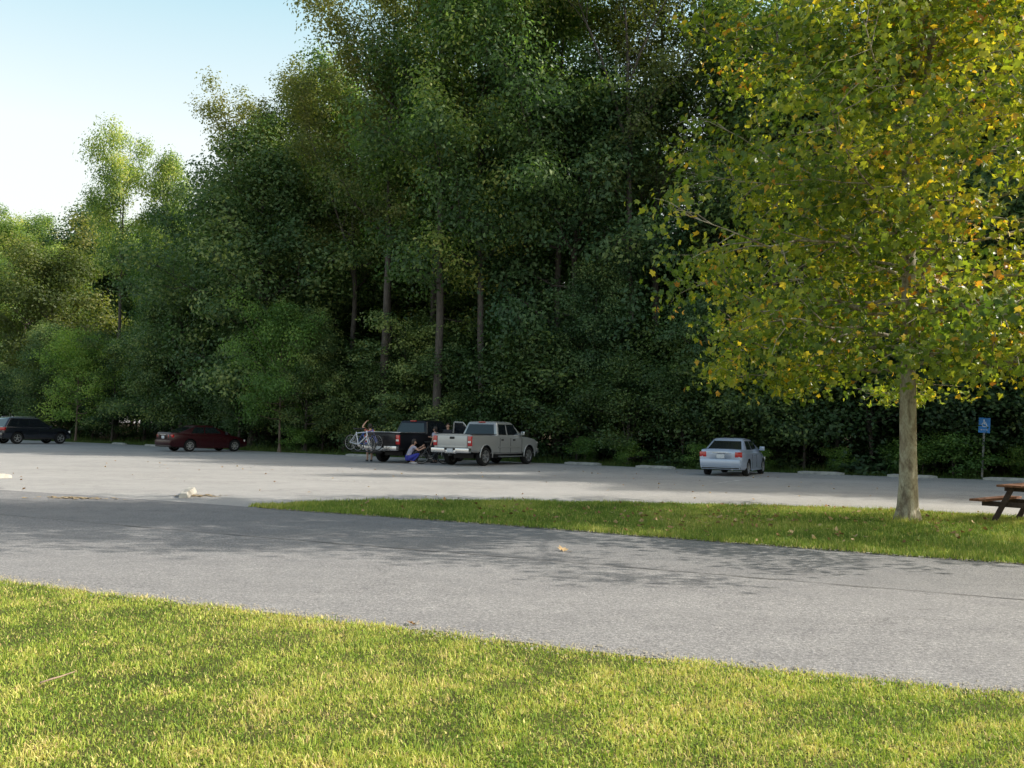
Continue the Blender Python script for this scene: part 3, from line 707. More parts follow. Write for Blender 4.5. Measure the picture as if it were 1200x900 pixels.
# -- the big sycamore on the island
def sycamore():
    H = 14.2
    def prof(t, az):
        r = np.interp(t, [0, 0.08, 0.2, 0.36, 0.52, 0.7, 0.86, 1.0], [3.3, 3.9, 4.15, 4.0, 3.35, 2.4, 1.5, 0.7])
        return r * (1.12 + 0.14 * math.cos(az) - 0.25 * math.sin(az) * (1 if math.sin(az) < 0 else 0.3))
    polys, cl, rg = skeleton(77, H, 2.9, prof, 0.165, 104, el=(-3, 60), curve=-0.02, sub=2.6, sublen=0.32, wander=0.022, lump=0.15, thin=0.55, flare=0.42, inner=True, fork=(4.6, 2), low=(34, 2.75, 5.6), lean=(0.1, 0.05))
    lift = lambda q: np.where(q < 2.7, 2.7 - (2.7 - q) * 0.22, q)
    for p_, r_ in polys[3:]: p_[:, 2] = lift(p_[:, 2])
    cl[:, 2] = lift(cl[:, 2])
    ex = []
    for k in range(150):      # short shoots close round the stems
        st = polys[rg.integers(0, 3)][0]; q = st[rg.integers(3, 13)]
        a = rg.uniform(0, 6.28); r = rg.uniform(0.25, 0.8)
        if q[2] > 2.9: ex.append(q + np.array([math.cos(a) * r, math.sin(a) * r, rg.uniform(-0.3, 0.5)]))
    cl = np.concatenate([cl, np.array(ex)])
    V, F = tube_arrays(polys, 24)
    v0 = V[:24 * 16]; ax = np.repeat(polys[0][0], 24, axis=0); rel = v0 - ax
    th = np.arctan2(rel[:, 1], rel[:, 0]); zz = ax[:, 2]
    k = 1 + np.exp(-np.maximum(zz, 0) / 0.28) * (0.20 * np.cos(4 * th + 0.7) + 0.13 * np.cos(7 * th + 2.1)) + 0.05 * np.sin(3 * th + zz * 2.3) * (zz < 5) + 0.03 * np.sin(5 * th - zz * 4.1) * (zz < 5)
    V[:24 * 16] = ax + rel * k[:, None]
    t = empty("sycamore_tree", (7.42, 17.3, 0.0), 0.0, "big sycamore with yellowing leaves and pale mottled trunk on the grass island", "tree")
    tm = np_mesh("trunk", V, F, smooth=True); link("trunk", tm, M["bark_sycamore"], t)
    # lobed leaves
    half = [(90, 0.60), (74, 0.44), (60, 0.36), (34, 0.54), (8, 0.35), (-22, 0.44), (-62, 0.28)]
    per = [(math.cos(R(a)) * r, math.sin(R(a)) * r) for a, r in half] + [(0.0, -0.14)] + [(-math.cos(R(a)) * r, math.sin(R(a)) * r) for a, r in half[:0:-1]]
    T = np.array([(0.0, -0.02)] + per); m = len(T)
    fan = np.array([[0, 1 + i, 1 + (i + 1) % (m - 1)] for i in range(m - 1)])
    nc = len(cl); ctone = rg.normal(0, 0.19, nc)
    cnt = rg.poisson(17.5 * np.clip(rg.gamma(1.6, 0.62, nc), 0, 3.0), nc); idx = np.repeat(np.arange(nc), cnt); n = len(idx)
    off = rg.normal(0, 0.24, (n, 3)); off[:, 2] = off[:, 2] * 0.75 - 0.08
    P = cl[idx] + off
    keep = (P[:, 2] > np.where(P[:, 0] > -1.2, 2.25, 2.0) + 0.25 * rg.random(n)); idx, P, off = idx[keep], P[keep], off[keep]; n = len(idx)
    c = np.array([0, 0, 6.0])
    nrm = unit(unit(P - c) * 0.45 + unit(off) * 0.3 + np.array([0, 0, 0.55]) + rg.normal(0, 0.55, (n, 3)))
    tt = unit(P - c) * 0.6 + np.array([0, 0, -0.7]) + rg.normal(0, 0.5, (n, 3)); tt = unit(tt - nrm * (tt * nrm).sum(1, keepdims=True))
    bb = np.cross(nrm, tt)
    sz = 0.066 + 0.115 * rg.beta(1.5, 1.6, n)
    r2 = (T ** 2).sum(1)
    curl = rg.normal(0.45, 0.55, n); fold = rg.normal(0.45, 0.35, n)
    V = P[:, None, :] + sz[:, None, None] * (bb[:, None, :] * T[None, :, 0, None] + tt[:, None, :] * T[None, :, 1, None]
        + nrm[:, None, :] * (fold[:, None] * np.abs(T[None, :, 0]) - curl[:, None] * r2[None, :])[..., None])
    F = (np.arange(n)[:, None, None] * m + fan[None]).reshape(-1, 3)
    # crown turns yellow first on its outside; lit right and shaded left painted in
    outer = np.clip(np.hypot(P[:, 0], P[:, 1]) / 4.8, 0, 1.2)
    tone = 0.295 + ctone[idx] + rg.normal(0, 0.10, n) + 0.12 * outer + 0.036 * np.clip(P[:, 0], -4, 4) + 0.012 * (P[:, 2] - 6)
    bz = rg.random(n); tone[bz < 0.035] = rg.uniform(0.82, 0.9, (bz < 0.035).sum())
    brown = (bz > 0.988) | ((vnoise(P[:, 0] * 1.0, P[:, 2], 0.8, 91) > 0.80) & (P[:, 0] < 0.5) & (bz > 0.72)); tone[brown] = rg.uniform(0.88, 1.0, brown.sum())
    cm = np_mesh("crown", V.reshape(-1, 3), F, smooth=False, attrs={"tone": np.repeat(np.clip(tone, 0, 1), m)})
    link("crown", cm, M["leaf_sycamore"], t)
    print("sycamore leaves", n)
sycamore()

# ------------------------------------------------------------------ vehicles (local: forward +Y, rear axle at the origin)
def hull_ring(y, w, zb, zs, zt, rb=0.10):
    half = [(w * 0.62, zb), (w * 0.90, zb + 0.015), (w * 0.975, zb + rb), (w, zb + (zs - zb) * 0.55), (w * 0.99, zs - 0.06), (w * 0.965, zs), (w * 0.90, zt - 0.015), (w * 0.78, zt), (w * 0.4, zt + 0.015)]
    return [(x, y, z) for x, z in half] + [(-x, y, z) for x, z in reversed(half)]

def cab_ring(y0, y1, w0, w1, z, r=0.10):
    """rounded rectangle at height z: half width w0 at the rear, w1 at the front"""
    pts = []
    for cx, cy, a0 in ((w1, y1, 0), (-w1, y1, 90), (-w0, y0, 180), (w0, y0, 270)):
        sx, sy = (1 if cx > 0 else -1), (1 if cy == y1 else -1)
        for k in range(4):
            a = R(a0 + k * 30)
            pts.append((cx - sx * r + r * math.cos(a), cy - sy * r + r * math.sin(a), z))
    return pts

def boolean(o, cutter_bm, mats):
    cme = bpy.data.meshes.new("c"); cutter_bm.normal_update(); cutter_bm.to_mesh(cme); cutter_bm.free()
    for m in mats: cme.materials.append(m)
    c = bpy.data.objects.new("c", cme); COL.objects.link(c); c.parent = o.parent
    md = o.modifiers.new("b", "BOOLEAN"); md.operation = "DIFFERENCE"; md.object = c; md.solver = "EXACT"
    name, par, mw = o.name, o.parent, None
    me = baked_keep(o)
    bpy.data.objects.remove(c)
    return me

def baked_keep(o):
    dg = bpy.context.evaluated_depsgraph_get(); dg.update()
    me = bpy.data.meshes.new_from_object(o.evaluated_get(dg))
    return me

def quad_panel(name, pts, mat, parent, thick=0.006):
    """a pane: the polygon pts, raised a little along its normal, with a back face"""
    bm = bmesh.new()
    P = [Vector(p) for p in pts]
    n = (P[1] - P[0]).cross(P[2] - P[1]).normalized()
    a = [bm.verts.new(p + n * thick) for p in P]; b = [bm.verts.new(p - n * 0.004) for p in P]
    bm.faces.new(a); bm.faces.new(list(reversed(b)))
    k = len(P)
    for i in range(k): bm.faces.new((b[i], b[(i + 1) % k], a[(i + 1) % k], a[i]))
    return link(name, bm_mesh(name, bm), mat, parent)

def wheel_mesh(r, w, dark=False, spokes=6):
    bm = bmesh.new()
    add_lathe(bm, [(-w / 2, r * 0.66), (-w / 2, r * 0.93), (-w * 0.40, r * 0.985), (0, r), (w * 0.40, r * 0.985), (w / 2, r * 0.93), (w / 2, r * 0.66), (w * 0.3, r * 0.62), (-w * 0.3, r * 0.62)], "x", n=32)
    tyre = bm_mesh("tyre", bm)
    bm = bmesh.new()
    add_lathe(bm, [(w * 0.49, r * 0.665), (w * 0.49, r * 0.60), (w * 0.10, r * 0.56), (-w * 0.4, r * 0.58), (-w * 0.4, r * 0.64)], "x", n=32)
    add_lathe(bm, [(w * 0.05, 0.001), (w * 0.05, r * 0.6), (w * 0.02, r * 0.6), (w * 0.02, 0.001)], "x", n=24, mi=1)
    add_lathe(bm, [(w * 0.46, 0.001), (w * 0.44, r * 0.16), (w * 0.2, r * 0.19), (w * 0.1, 0.001)], "x", n=16)
    for k in range(spokes):
        a = 2 * math.pi * k / spokes
        rot = Matrix.Rotation(a, 4, "X")
        add_box(bm, rot @ Vector((w * 0.34, 0, r * 0.36)), (w * 0.16, r * 0.15, r * 0.52), rot, bevel=0.006)
    rim = bm_mesh("rim", bm, 35)
    return tyre, rim

def side_pts(cab, sx, a, b, zf0, zf1, off=0.0):
    """a patch on the cab side: a, b are fractions along the window band at bottom/top, zf fractions of the glass height"""
    (yb0, yb1, wb0, wb1, zb), (yt0, yt1, wt0, wt1, zt) = cab
    out = []
    for f, zf in ((a[0], zf0), (b[0], zf0), (b[1], zf1), (a[1], zf1)):
        y0 = yb0 + (yt0 - yb0) * zf; y1 = yb1 + (yt1 - yb1) * zf
        w0 = wb0 + (wt0 - wb0) * zf; w1 = wb1 + (wt1 - wb1) * zf
        y = y0 + (y1 - y0) * f; w = w0 + (w1 - w0) * f
        out.append((sx * (w + off), y, zb + (zt - zb) * zf))
    return out if sx > 0 else out[::-1]

def end_pts(cab, front, fx, zf0, zf1):
    (yb0, yb1, wb0, wb1, zb), (yt0, yt1, wt0, wt1, zt) = cab
    out = []
    for s, zf in ((-1, zf0), (1, zf0), (1, zf1), (-1, zf1)):
        if front: y = yb1 + (yt1 - yb1) * zf; w = wb1 + (wt1 - wb1) * zf
        else: y = yb0 + (yt0 - yb0) * zf; w = wb0 + (wt0 - wb0) * zf
        out.append((s * (w - fx), y, zb + (zt - zb) * zf))
    return out[::-1] if front else out

def vehicle(name, label, cat, loc, yaw, S):
    """S: the measures and colours of one vehicle"""
    root = empty(name, loc, -R(yaw), label, cat)
    paint = S["paint"]; wb = S["wb"]; r = S["r"]; tr = S["track"]
    # body
    bm = bmesh.new(); loft(bm, [hull_ring(*st) for st in S["hull"]])
    body = link("body", bm_mesh("body", bm), [paint, M["trim"]], root)
    cut = bmesh.new()
    for y in (0, wb):
        for s in (-1, 1):
            rr = r * S.get("arch", 1.16); n = 28
            ra = [cut.verts.new((s * (tr - 0.20), y + rr * math.cos(2 * math.pi * k / n), r + 0.02 + rr * math.sin(2 * math.pi * k / n))) for k in range(n)]
            rb = [cut.verts.new((s * (tr + 0.5), y + rr * math.cos(2 * math.pi * k / n), r + 0.02 + rr * math.sin(2 * math.pi * k / n))) for k in range(n)]
            fs = [cut.faces.new((ra[k], ra[(k + 1) % n], rb[(k + 1) % n], rb[k])) for k in range(n)] + [cut.faces.new(ra[::-1]), cut.faces.new(rb)]
            for f in fs: f.material_index = 1
    if "bed" in S:
        y0, y1, w, zf, zt = S["bed"]
        add_box(cut, (0, (y0 + y1) / 2, (zf + zt) / 2 + 0.25), (2 * w, y1 - y0, zt - zf + 0.5), mi=1)
    bmesh.ops.recalc_face_normals(cut, faces=cut.faces[:])
    me = boolean(body, cut, [paint, M["trim"]])
    body.modifiers.clear(); old = body.data; body.data = me; bpy.data.meshes.remove(old)
    me.set_sharp_from_angle(angle=R(32))
    # cab
    cab = S["cab"]; (yb0, yb1, wb0, wb1, zb), (yt0, yt1, wt0, wt1, zt) = cab
    bm = bmesh.new()
    loft(bm, [cab_ring(yb0, yb1, wb0, wb1, zb - 0.05, 0.09), cab_ring(yb0, yb1, wb0, wb1, zb, 0.09), cab_ring(yt0, yt1, wt0, wt1, zt, 0.11),
              cab_ring(yt0 + 0.05, yt1 - 0.06, wt0 - 0.05, wt1 - 0.05, zt + 0.045, 0.12), cab_ring(yt0 + 0.22, yt1 - 0.24, wt0 - 0.25, wt1 - 0.25, zt + 0.075, 0.14)])
    link("cab", bm_mesh("cab", bm, 30), S.get("cab_paint", paint), root)
    for s in (-1, 1):
        for a, b in S["side_glass"]:
            if S.get("open_door") and s < 0 and a[0] > 0.35: pass
            quad_panel("side_window", side_pts(cab, s, a, b, 0.07, 0.90), M["glass"], root)
    quad_panel("rear_window", end_pts(cab, False, S.get("rw_in", 0.13), 0.08, 0.88), M["glass"], root)
    quad_panel("windscreen", end_pts(cab, True, 0.12, 0.05, 0.92), M["glass"], root)
    # wheels
    ty, ri = wheel_mesh(r, S.get("tw", 0.24), spokes=S.get("spokes", 6))
    for y in (0, wb):
        for s in (-1, 1):
            w = link("wheel", ty, M["tyre"], root); w.location = (s * tr, y, r)
            w.rotation_euler = (0.3 * y, 0, 0 if s > 0 else math.pi)
            link("rim", ri, [S.get("rim", M["rim"]), M["trim"]], w)
    # underside so that light does not pass through
    bm = bmesh.new(); add_box(bm, (0, wb / 2, r * 0.9 + 0.05), (tr * 1.25, wb * 1.15, 0.22), bevel=0.03)
    for y in (0, wb): add_tube(bm, [(-tr, y, r), (tr, y, r)], 0.055)
    link("chassis", bm_mesh("chassis", bm), M["trim"], root)
    return root

def small_box(name, c, s, mat, parent, bevel=0.015, rz=0.0, rx=0.0):
    bm = bmesh.new()
    add_box(bm, (0, 0, 0), s, bevel=bevel)
    o = link(name, bm_mesh(name, bm, 40), mat, parent)
    o.location = c; o.rotation_euler = (rx, 0, rz)
    return o

def mirror_part(root, x, y, z, paint):
    for s in (-1, 1):
        bm = bmesh.new()
        add_box(bm, (s * 0.13, 0, 0.06), (0.20, 0.10, 0.17), bevel=0.035)
        add_tube(bm, [(-s * 0.03, 0.03, 0), (s * 0.10, 0.0, 0.04)], 0.025)
        m = link("mirror", bm_mesh("mirror", bm, 40), paint, root); m.location = (s * x, y, z)

def pickup(name, label, loc, yaw, paint, bumper, rim, open_door, lampz=1.06):
    wb, r, tr = 3.70, 0.405, 0.83
    W = 0.985
    S = dict(paint=paint, wb=wb, r=r, track=tr, arch=1.20, tw=0.27, rim=rim, spokes=6,
        hull=[(-1.13, W * 0.97, 0.66, 1.28, 1.33), (-1.09, W, 0.60, 1.30, 1.35), (-0.55, W, 0.55, 1.30, 1.35), (0.0, W + 0.015, 0.52, 1.30, 1.35), (0.9, W, 0.50, 1.30, 1.35), (1.02, W, 0.48, 1.27, 1.33),
              (2.9, W, 0.48, 1.24, 1.30), (3.15, W, 0.48, 1.20, 1.285), (3.7, W + 0.02, 0.48, 1.14, 1.25), (4.35, W * 0.985, 0.50, 1.06, 1.17), (4.58, W * 0.93, 0.52, 1.02, 1.10), (4.64, W * 0.88, 0.56, 0.98, 1.04)],
        bed=(-1.03, 0.86, 0.86, 0.80, 1.36), cab=((0.93, 3.22, 0.93, 0.91, 1.30), (1.13, 2.52, 0.76, 0.75, 1.86)), rw_in=0.14,
        side_glass=[((0.07, 0.08), (0.36, 0.47)), ((0.415, 0.53), (0.84, 0.93))])
    t = vehicle(name, label, "pickup truck", loc, yaw, S)
    # tailgate with handle
    bm = bmesh.new(); add_box(bm, (0, -1.145, 0.985), (1.52, 0.035, 0.60), bevel=0.02); add_box(bm, (0, -1.165, 0.80), (1.44, 0.012, 0.10), bevel=0.004)
    tg = link("tailgate", bm_mesh("tailgate", bm, 40), paint, t)
    small_box("handle", (0, -1.172, 1.19), (0.24, 0.03, 0.10), M["trim"], tg)
    bm = bmesh.new()
    add_box(bm, (0, -1.06, 1.36), (1.94, 0.05, 0.03), bevel=0.01)
    for s in (-1, 1): add_box(bm, (s * 0.93, -0.09, 1.365), (0.07, 1.90, 0.03), bevel=0.01)
    link("bed_rail", bm_mesh("bed_rail", bm, 40), M["trim"] if paint == M["paint_silver"] else M["chrome"], t)
    for s in (-1, 1):
        tl = small_box("tail_light", (s * 0.885, -1.125, lampz), (0.19, 0.09, 0.42), M["red_lens"], t, 0.02)
        bm = bmesh.new(); add_box(bm, (0, -0.047, -0.03), (0.15, 0.01, 0.08), bevel=0.003); link("reversing_lamp", bm_mesh("reversing_lamp", bm), M["white_lens"], tl)
    # step bumper, hitch, number plate
    bm = bmesh.new()
    for s in (-1, 1): add_box(bm, (s * 0.62, -1.25, 0.66), (0.70, 0.20, 0.20), bevel=0.03)
    add_box(bm, (0, -1.22, 0.60), (0.56, 0.16, 0.14), bevel=0.02); add_box(bm, (0, -1.24, 0.755), (1.9, 0.2, 0.02), mi=1)
    bp = link("bumper", bm_mesh("bumper", bm, 40), [bumper, M["trim"]], t)
    small_box("number_plate", (0.0, -1.325, 0.665), (0.31, 0.012, 0.155), M["plate"], bp, 0.002)
    small_box("tow_hitch", (0, -1.25, 0.46), (0.08, 0.30, 0.08), M["trim"], t, 0.01)
    small_box("brake_light", (0, 1.135, 1.895), (0.34, 0.05, 0.045), M["red_lens"], t, 0.008)
    small_box("front_bumper", (0, 4.66, 0.62), (1.86, 0.16, 0.24), bumper, t, 0.04)
    small_box("grille", (0, 4.655, 0.92), (1.10, 0.05, 0.26), M["trim"], t, 0.02)
    for s in (-1, 1): small_box("headlight", (s * 0.72, 4.60, 0.93), (0.34, 0.10, 0.22), M["white_lens"], t, 0.03)
    for s in (-1, 1):
        for y in (1.62, 2.62): small_box("door_handle", (s * 0.995, y - 0.30, 1.12), (0.03, 0.17, 0.06), M["trim"], t, 0.01)
        bm = bmesh.new(); add_box(bm, (s * 1.0, 2.0, 0.40), (0.14, 1.95, 0.06), bevel=0.02)
        link("side_step", bm_mesh("side_step", bm, 40), M["chrome"] if paint == M["paint_silver"] else M["trim"], t)
        bm = bmesh.new(); add_box(bm, (s * 0.998, 1.95, 0.80), (0.018, 2.0, 0.055), bevel=0.006)
        link("side_moulding", bm_mesh("side_moulding", bm, 40), paint, t)
        for y in (0, wb):   # flared arch lip
            bm = bmesh.new()
            add_tube(bm, [(s * 0.995, y + 0.495 * math.cos(a), 0.425 + 0.495 * math.sin(a)) for a in [R(-8 + k * 14) for k in range(15)]], 0.028, 6)
            link("wheel_arch", bm_mesh("wheel_arch", bm), paint, t)
        # door shut lines as thin recesses
        bm = bmesh.new()
        for y0, y1 in ((1.12, 1.12), (2.02, 2.02), (3.02, 3.02)): add_box(bm, (s * 0.9885, y0, 0.87), (0.008, 0.012, 0.66))
        link("door_gap", bm_mesh("door_gap", bm), M["trim"], t)
    mirror_part(t, 0.93, 2.98, 1.36, M["trim"] if paint != M["paint_silver"] else M["chrome"])
    bm = bmesh.new(); add_tube(bm, [(0.78, 3.35, 1.24), (0.78, 3.33, 1.95)], 0.006, 5); link("aerial", bm_mesh("aerial", bm), M["trim"], t)
    if open_door:
        d = empty("door", (0, 0, 0)); d.parent = t
        bm = bmesh.new()   # panel and window frame, local: hinge at the origin, door runs to -Y
        add_box(bm, (0, -0.50, -0.32), (0.07, 1.0, 0.68), bevel=0.03)
        for a, b in (((0, -0.06, 0.0), (0.10, -0.52, 0.56)), ((0.10, -0.52, 0.56), (0.12, -0.92, 0.57)), ((0.12, -0.92, 0.57), (0, -0.97, 0.0))): add_tube(bm, [a, b], 0.036, 8)
        bpy.data.objects.remove(d)
        d = link("door", bm_mesh("door", bm, 40), paint, t)
        d["label"] = "rear left door standing open"
        d.location = (-0.98, 2.02, 1.30); d.rotation_euler = (0, 0, -R(62))
        quad_panel("window", [(0.0, -0.93, 0.02), (0.0, -0.12, 0.02), (0.095, -0.50, 0.53), (0.115, -0.89, 0.54)], M["glass"], d)
        small_box("armrest", (0.05, -0.5, -0.22), (0.06, 0.5, 0.07), M["trim"], d)
    return t

def axle(rr, yaw, tr):
    """the middle of the rear axle from the rear right wheel's spot"""
    c, s = math.cos(-R(yaw)), math.sin(-R(yaw))
    return (rr[0] - c * tr, rr[1] - s * tr, 0.0)

pickup("pickup_truck", "silver crew cab pickup truck seen from its tailgate, with one rear door open", axle((-1.18, 39.75), 31, 0.83), 31, M["paint_silver"], M["chrome"], M["rim"], True)
pickup("pickup_truck", "black pickup truck with bicycles hung behind its tailgate", axle((-4.42, 41.50), 31, 0.83), 31, M["paint_black"], M["chrome"], M["rim_dark"], False, 1.04)

def sedan(name, label, loc, yaw, paint, kind, plate=True):
    if kind == "compact":       # boxy small saloon
        wb, r, tr, W = 2.62, 0.305, 0.735, 0.855
        hull = [(-0.98, W * 0.82, 0.34, 0.80, 0.93), (-0.93, W * 0.93, 0.27, 0.86, 1.00), (-0.80, W * 0.97, 0.24, 0.88, 1.015), (-0.4, W, 0.22, 0.89, 1.01), (0.4, W, 0.20, 0.88, 0.97), (1.6, W, 0.19, 0.86, 0.94), (2.2, W, 0.20, 0.82, 0.93), (2.62, W * 0.98, 0.21, 0.76, 0.87), (3.1, W * 0.93, 0.22, 0.66, 0.76), (3.38, W * 0.80, 0.27, 0.60, 0.66), (3.46, W * 0.6, 0.32, 0.54, 0.58)]
        cab = ((-0.42, 2.30, 0.76, 0.76, 0.97), (0.20, 1.42, 0.60, 0.60, 1.36))
        glass = [((0.14, 0.03), (0.44, 0.47)), ((0.475, 0.51), (0.80, 0.93))]
        lights = (0.66, -0.945, 0.815, 0.27, 0.20)
    else:                       # long fastback saloon
        wb, r, tr, W = 2.80, 0.335, 0.80, 0.92
        hull = [(-1.12, W * 0.80, 0.36, 0.78, 0.93), (-1.05, W * 0.93, 0.28, 0.88, 1.045), (-0.85, W * 0.97, 0.25, 0.90, 1.045), (-0.3, W, 0.22, 0.90, 1.02), (0.5, W, 0.20, 0.88, 0.97), (1.8, W, 0.19, 0.86, 0.95), (2.4, W, 0.20, 0.83, 0.95), (2.8, W * 0.985, 0.21, 0.78, 0.89), (3.3, W * 0.94, 0.22, 0.68, 0.79), (3.65, W * 0.82, 0.27, 0.60, 0.68), (3.75, W * 0.62, 0.32, 0.55, 0.60)]
        cab = ((-0.72, 2.62, 0.78, 0.79, 0.99), (0.42, 1.62, 0.60, 0.60, 1.40))
        glass = [((0.24, 0.06), (0.48, 0.46)), ((0.51, 0.50), (0.82, 0.93))]
        lights = (0.70, -1.055, 0.86, 0.36, 0.16)
    S = dict(paint=paint, wb=wb, r=r, track=tr, arch=1.14, tw=0.2, hull=hull, cab=cab, side_glass=glass, rim=M["rim"], spokes=5 if kind == "compact" else 7, rw_in=0.10)
    t = vehicle(name, label, "car", loc, yaw, S)
    lx, ly, lz, lw, lh = lights
    for s in (-1, 1):
        bm = bmesh.new()
        add_box(bm, (s * lx, ly + 0.03, lz), (lw, 0.14, lh), Matrix.Rotation(s * R(14), 4, "Z"), bevel=0.03)
        add_box(bm, (s * (lx - lw * 0.12), ly - 0.037, lz - lh * 0.22), (lw * 0.35, 0.012, lh * 0.24), Matrix.Rotation(s * R(14), 4, "Z"), mi=1)
        link("tail_light", bm_mesh("tail_light", bm, 40), [M["red_lens"], M["white_lens"]], t)
        hy = wb + 0.72
        bm = bmesh.new(); add_box(bm, (s * W * 0.70, hy - 0.06, 0.62), (0.30, 0.22, 0.13), Matrix.Rotation(-s * R(24), 4, "Z"), bevel=0.03)
        link("headlight", bm_mesh("headlight", bm, 40), M["white_lens"], t)
        for f in (0.36, 0.66): small_box("door_handle", (s * (W + 0.004), wb * f, 0.78), (0.025, 0.16, 0.035), paint, t, 0.008)
        bm = bmesh.new()
        for y in (wb * 0.21, wb * 0.50, wb * 0.83): add_box(bm, (s * (W - 0.002), y, 0.56), (0.008, 0.010, 0.50))
        link("door_gap", bm_mesh("door_gap", bm), M["trim"], t)
        bm = bmesh.new(); add_box(bm, (s * (W + 0.003), wb / 2, 0.24), (0.03, wb * 0.70, 0.08), bevel=0.012)
        link("sill", bm_mesh("sill", bm, 40), paint if kind != "compact" else paint, t)
    # rear bumper, boot lid strip, plate
    yb = hull[0][0]
    bm = bmesh.new(); add_box(bm, (0, yb + 0.06, 0.50), (W * 1.80, 0.24, 0.30), bevel=0.07); add_box(bm, (0, yb + 0.08, 0.31), (W * 1.7, 0.22, 0.09), mi=1, bevel=0.02)
    link("rear_bumper", bm_mesh("rear_bumper", bm, 45), [paint, M["trim"]], t)
    bm = bmesh.new(); add_box(bm, (0, yb - 0.0, lz + 0.07), (0.62, 0.05, 0.028), bevel=0.008)
    link("boot_trim", bm_mesh("boot_trim", bm, 40), M["chrome"], t)
    bm = bmesh.new(); add_box(bm, (0, yb + 0.03, lz - 0.06), (W * 1.0, 0.06, 0.26), bevel=0.02)
    bl = link("boot_lid", bm_mesh("boot_lid", bm, 40), paint, t)
    small_box("number_plate", (0, yb - 0.008, lz - 0.07), (0.30, 0.012, 0.15), M["plate"], bl, 0.002)
    small_box("front_bumper", (0, hull[-1][0] - 0.05, 0.42), (W * 1.3, 0.2, 0.26), paint, t, 0.06)
    mirror_part(t, W * 0.90, wb * 0.79, 0.97, paint if kind == "compact" else M["trim"])
    bm = bmesh.new(); add_tube(bm, [(0.45, yb - 0.02, 0.27), (0.45, yb + 0.3, 0.27)], 0.03, 10); link("exhaust", bm_mesh("exhaust", bm), M["steel"], t)
    if kind == "compact":
        bm = bmesh.new()   # chrome-free pale strip round the glass roof edge
        add_tube(bm, [(0.60, 0.2, 1.40), (0.60, 1.35, 1.40)], 0.012, 6); add_tube(bm, [(-0.60, 0.2, 1.40), (-0.60, 1.35, 1.40)], 0.012, 6)
        link("roof_strip", bm_mesh("roof_strip", bm), M["trim"], t)
    return t

sedan("parked_car", "small silver-white sedan with red tail lights parked alone by the wood", axle((8.95, 35.1), 27, 0.735), 27, M["paint_white"], "compact")
sedan("parked_car", "dark red sedan parked beside the small feathery tree", axle((-17.75, 51.0), 41, 0.80), 41, M["paint_red"], "fastback")

def suv(label, loc, yaw):
    wb, r, tr, W = 2.93, 0.375, 0.81, 0.94
    hull = [(-0.92, W * 0.84, 0.45, 0.95, 1.10), (-0.86, W * 0.95, 0.36, 1.00, 1.13), (-0.6, W * 0.99, 0.32, 1.03, 1.13), (0, W + 0.01, 0.30, 1.03, 1.12), (1.4, W, 0.29, 1.02, 1.10), (2.3, W, 0.29, 0.99, 1.08), (2.93, W + 0.005, 0.30, 0.95, 1.06), (3.4, W * 0.96, 0.32, 0.88, 0.99), (3.66, W * 0.86, 0.36, 0.78, 0.88), (3.76, W * 0.70, 0.42, 0.70, 0.76)]
    cab = ((-0.80, 2.42, 0.83, 0.84, 1.10), (-0.45, 1.55, 0.68, 0.68, 1.66))
    S = dict(paint=M["paint_navy"], wb=wb, r=r, track=tr, arch=1.14, tw=0.25, hull=hull, cab=cab, rim=M["rim"], spokes=5, rw_in=0.12,
             side_glass=[((0.07, 0.06), (0.24, 0.28)), ((0.27, 0.31), (0.50, 0.60)), ((0.525, 0.63), (0.83, 0.94))])
    t = vehicle("parked_suv", label, "car", loc, yaw, S)
    for s in (-1, 1):
        bm = bmesh.new(); add_box(bm, (s * 0.72, -0.86, 0.98), (0.38, 0.16, 0.20), Matrix.Rotation(s * R(16), 4, "Z"), bevel=0.03)
        link("tail_light", bm_mesh("tail_light", bm, 40), M["red_lens"], t)
        bm = bmesh.new(); add_box(bm, (s * 0.66, 3.60, 0.80), (0.36, 0.22, 0.15), Matrix.Rotation(-s * R(22), 4, "Z"), bevel=0.03)
        link("headlight", bm_mesh("headlight", bm, 40), M["white_lens"], t)
        for y in (0.95, 1.95): small_box("door_handle", (s * 0.945, y, 0.96), (0.025, 0.18, 0.04), M["paint_navy"], t, 0.008)
        bm = bmesh.new()
        for y in (0.62, 1.42, 2.42): add_box(bm, (s * 0.938, y, 0.66), (0.008, 0.010, 0.60))
        link("door_gap", bm_mesh("door_gap", bm), M["trim"], t)
        bm = bmesh.new(); add_tube(bm, [(s * 0.62, -0.3, 1.75), (s * 0.62, -0.2, 1.77), (s * 0.62, 1.2, 1.77), (s * 0.62, 1.3, 1.74)], 0.018, 6); link("roof_rail", bm_mesh("roof_rail", bm), M["chrome"], t)
        bm = bmesh.new(); add_box(bm, (s * 0.945, 1.45, 0.36), (0.04, 2.0, 0.12), bevel=0.015); link("sill", bm_mesh("sill", bm, 40), M["trim"], t)
    bm = bmesh.new(); add_box(bm, (0, -0.90, 0.58), (1.72, 0.22, 0.30), bevel=0.06); add_box(bm, (0, -0.88, 0.40), (1.6, 0.2, 0.1), mi=1, bevel=0.02)
    bp = link("rear_bumper", bm_mesh("rear_bumper", bm, 45), [M["paint_navy"], M["trim"]], t)
    small_box("number_plate", (0, -0.96, 0.86), (0.31, 0.03, 0.15), M["plate"], t, 0.002)
    small_box("front_bumper", (0, 3.72, 0.52), (1.36, 0.2, 0.30), M["paint_navy"], t, 0.06)
    mirror_part(t, 0.86, 2.18, 1.10, M["paint_navy"])
    return t
suv("black SUV with alloy wheels at the far left end of the lot", axle((-32.1, 60.0), 33, 0.81), 33)

